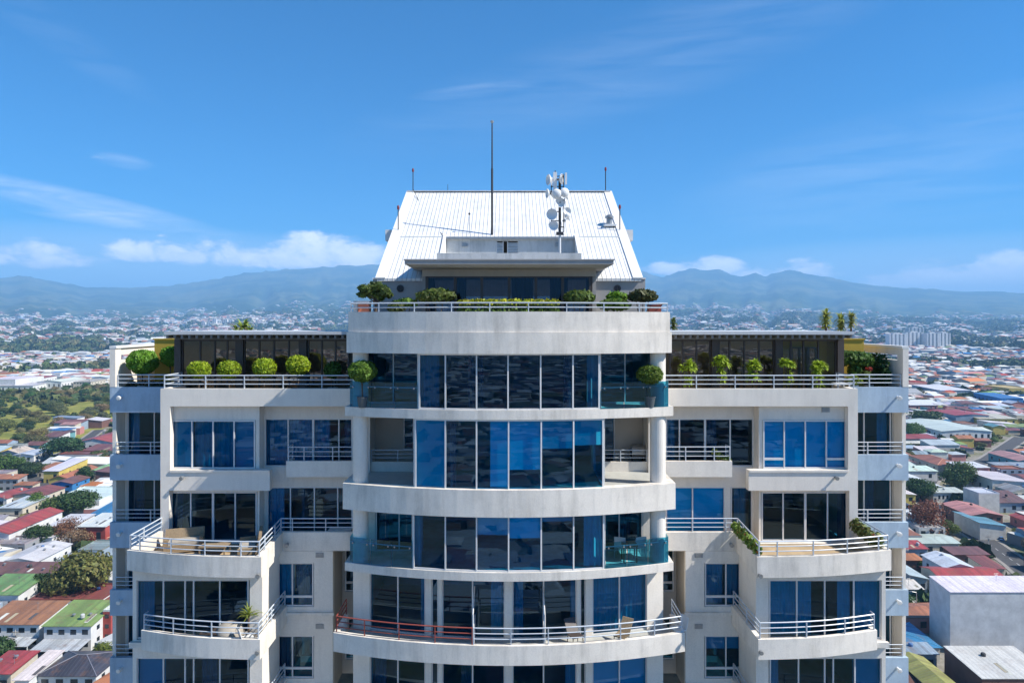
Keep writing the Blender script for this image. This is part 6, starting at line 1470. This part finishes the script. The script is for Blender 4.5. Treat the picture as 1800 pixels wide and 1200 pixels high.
# thin high streaks
mp2 = N(nt, 'ShaderNodeMapping'); mp2.inputs['Rotation'].default_value = (0, 0, math.radians(9.0)); mp2.inputs['Scale'].default_value = (1.6, 16, 1); L(nt, cxyz.outputs[0], mp2.inputs[0])
n2 = N(nt, 'ShaderNodeTexNoise', i_Scale=2.6, i_Detail=7.0, i_Roughness=.62, i_Distortion=.6); L(nt, mp2.outputs[0], n2.inputs['Vector'])
def streak(px, py, wx, hy, s, tilt):
    a0 = math.atan((px - 895) / F); e0 = math.atan((565 - py) / math.hypot(F, px - 895))
    da = math_(nt, 'SUBTRACT', az, a0)
    dx = math_(nt, 'DIVIDE', da, wx / F * math.cos(a0) ** 2)
    dy = math_(nt, 'DIVIDE', math_(nt, 'ADD', math_(nt, 'SUBTRACT', elv, e0), math_(nt, 'MULTIPLY', da, tilt)), hy / F * math.cos(a0))
    return math_(nt, 'MULTIPLY', math_(nt, 'SUBTRACT', 1.0, math_(nt, 'ADD', math_(nt, 'MULTIPLY', dx, dx), math_(nt, 'MULTIPLY', dy, dy)), True), s)
stk = None
for b in ((150, 366, 300, 32, 1.1, .16), (330, 405, 220, 18, .7, .14), (215, 283, 60, 14, .38, .06), (1150, 100, 600, 90, .12, -.25), (1600, 300, 500, 120, .22, -.1), (840, 160, 130, 14, .35, -.12), (100, 60, 200, 40, .1, .5)):
    v = streak(*b); stk = v if stk is None else math_(nt, 'MAXIMUM', stk, v)
st = math_(nt, 'MULTIPLY', math_(nt, 'MULTIPLY', stk, ramp(nt, n2.outputs[0], [(.34, 0.0), (.72, 1.0)])), .85)
shade = N(nt, 'ShaderNodeTexNoise', i_Scale=30.0, i_Detail=5.0); L(nt, mp_.outputs[0], shade.inputs['Vector'])
tone = math_(nt, 'ADD', math_(nt, 'MULTIPLY', shade.outputs[0], .5), math_(nt, 'MULTIPLY', dens, .45))
ccol = ramp(nt, tone, [(.36, (7.0, 7.5, 8.6)), (.80, (14.5, 13.6, 13.2))])
veil = math_(nt, 'MAXIMUM', streak(300, 470, 700, 75, .42, 0), streak(1600, 480, 620, 70, .38, 0))
c = mixc(nt, math_(nt, 'MAXIMUM', st, veil), hs.outputs[0], (8.0, 8.5, 9.2))
c = mixc(nt, math_(nt, 'MULTIPLY', mr.outputs[0], .92), c, ccol); L(nt, c, bg.inputs[0]); bg.inputs[1].default_value = SKYK
# haze over the valley
hz = MB().box(-33000, 33000, -33000, 33000, -40, 1750).build('haze', None)
m = bpy.data.materials.new('valley_haze'); m.use_nodes = True; nt = m.node_tree; nt.nodes.clear()
out = nt.nodes.new('ShaderNodeOutputMaterial'); pv = N(nt, 'ShaderNodeVolumePrincipled', i_Density=HAZE)
pv.inputs['Color'].default_value = (.31, .625, 1.0, 1); pv.inputs['Anisotropy'].default_value = 0.0
L(nt, pv.outputs[0], out.inputs['Volume']); hz.data.materials.append(m); tag(hz, 'pale blue haze over the valley and mountains', 'haze', kind='stuff')
cam = bpy.data.cameras.new('camera'); co = bpy.data.objects.new('camera', cam); C.objects.link(co)
co.location = (0, 0, EYE); co.rotation_euler = (math.pi / 2, 0, 0)
cam.sensor_width = 36; cam.lens = 24; cam.shift_x = 5 / 1800; cam.shift_y = -35 / 1800
cam.clip_start = .5; cam.clip_end = 90000
sc.camera = co
sc.view_settings.view_transform = 'Standard'; sc.view_settings.look = 'None'; sc.view_settings.exposure = EXPO; sc.view_settings.gamma = 1
sc.cycles.max_bounces = 8; sc.cycles.volume_bounces = 1; sc.cycles.transparent_max_bounces = 16; sc.cycles.caustics_reflective = False; sc.cycles.caustics_refractive = False
sc.cycles.use_denoising = True
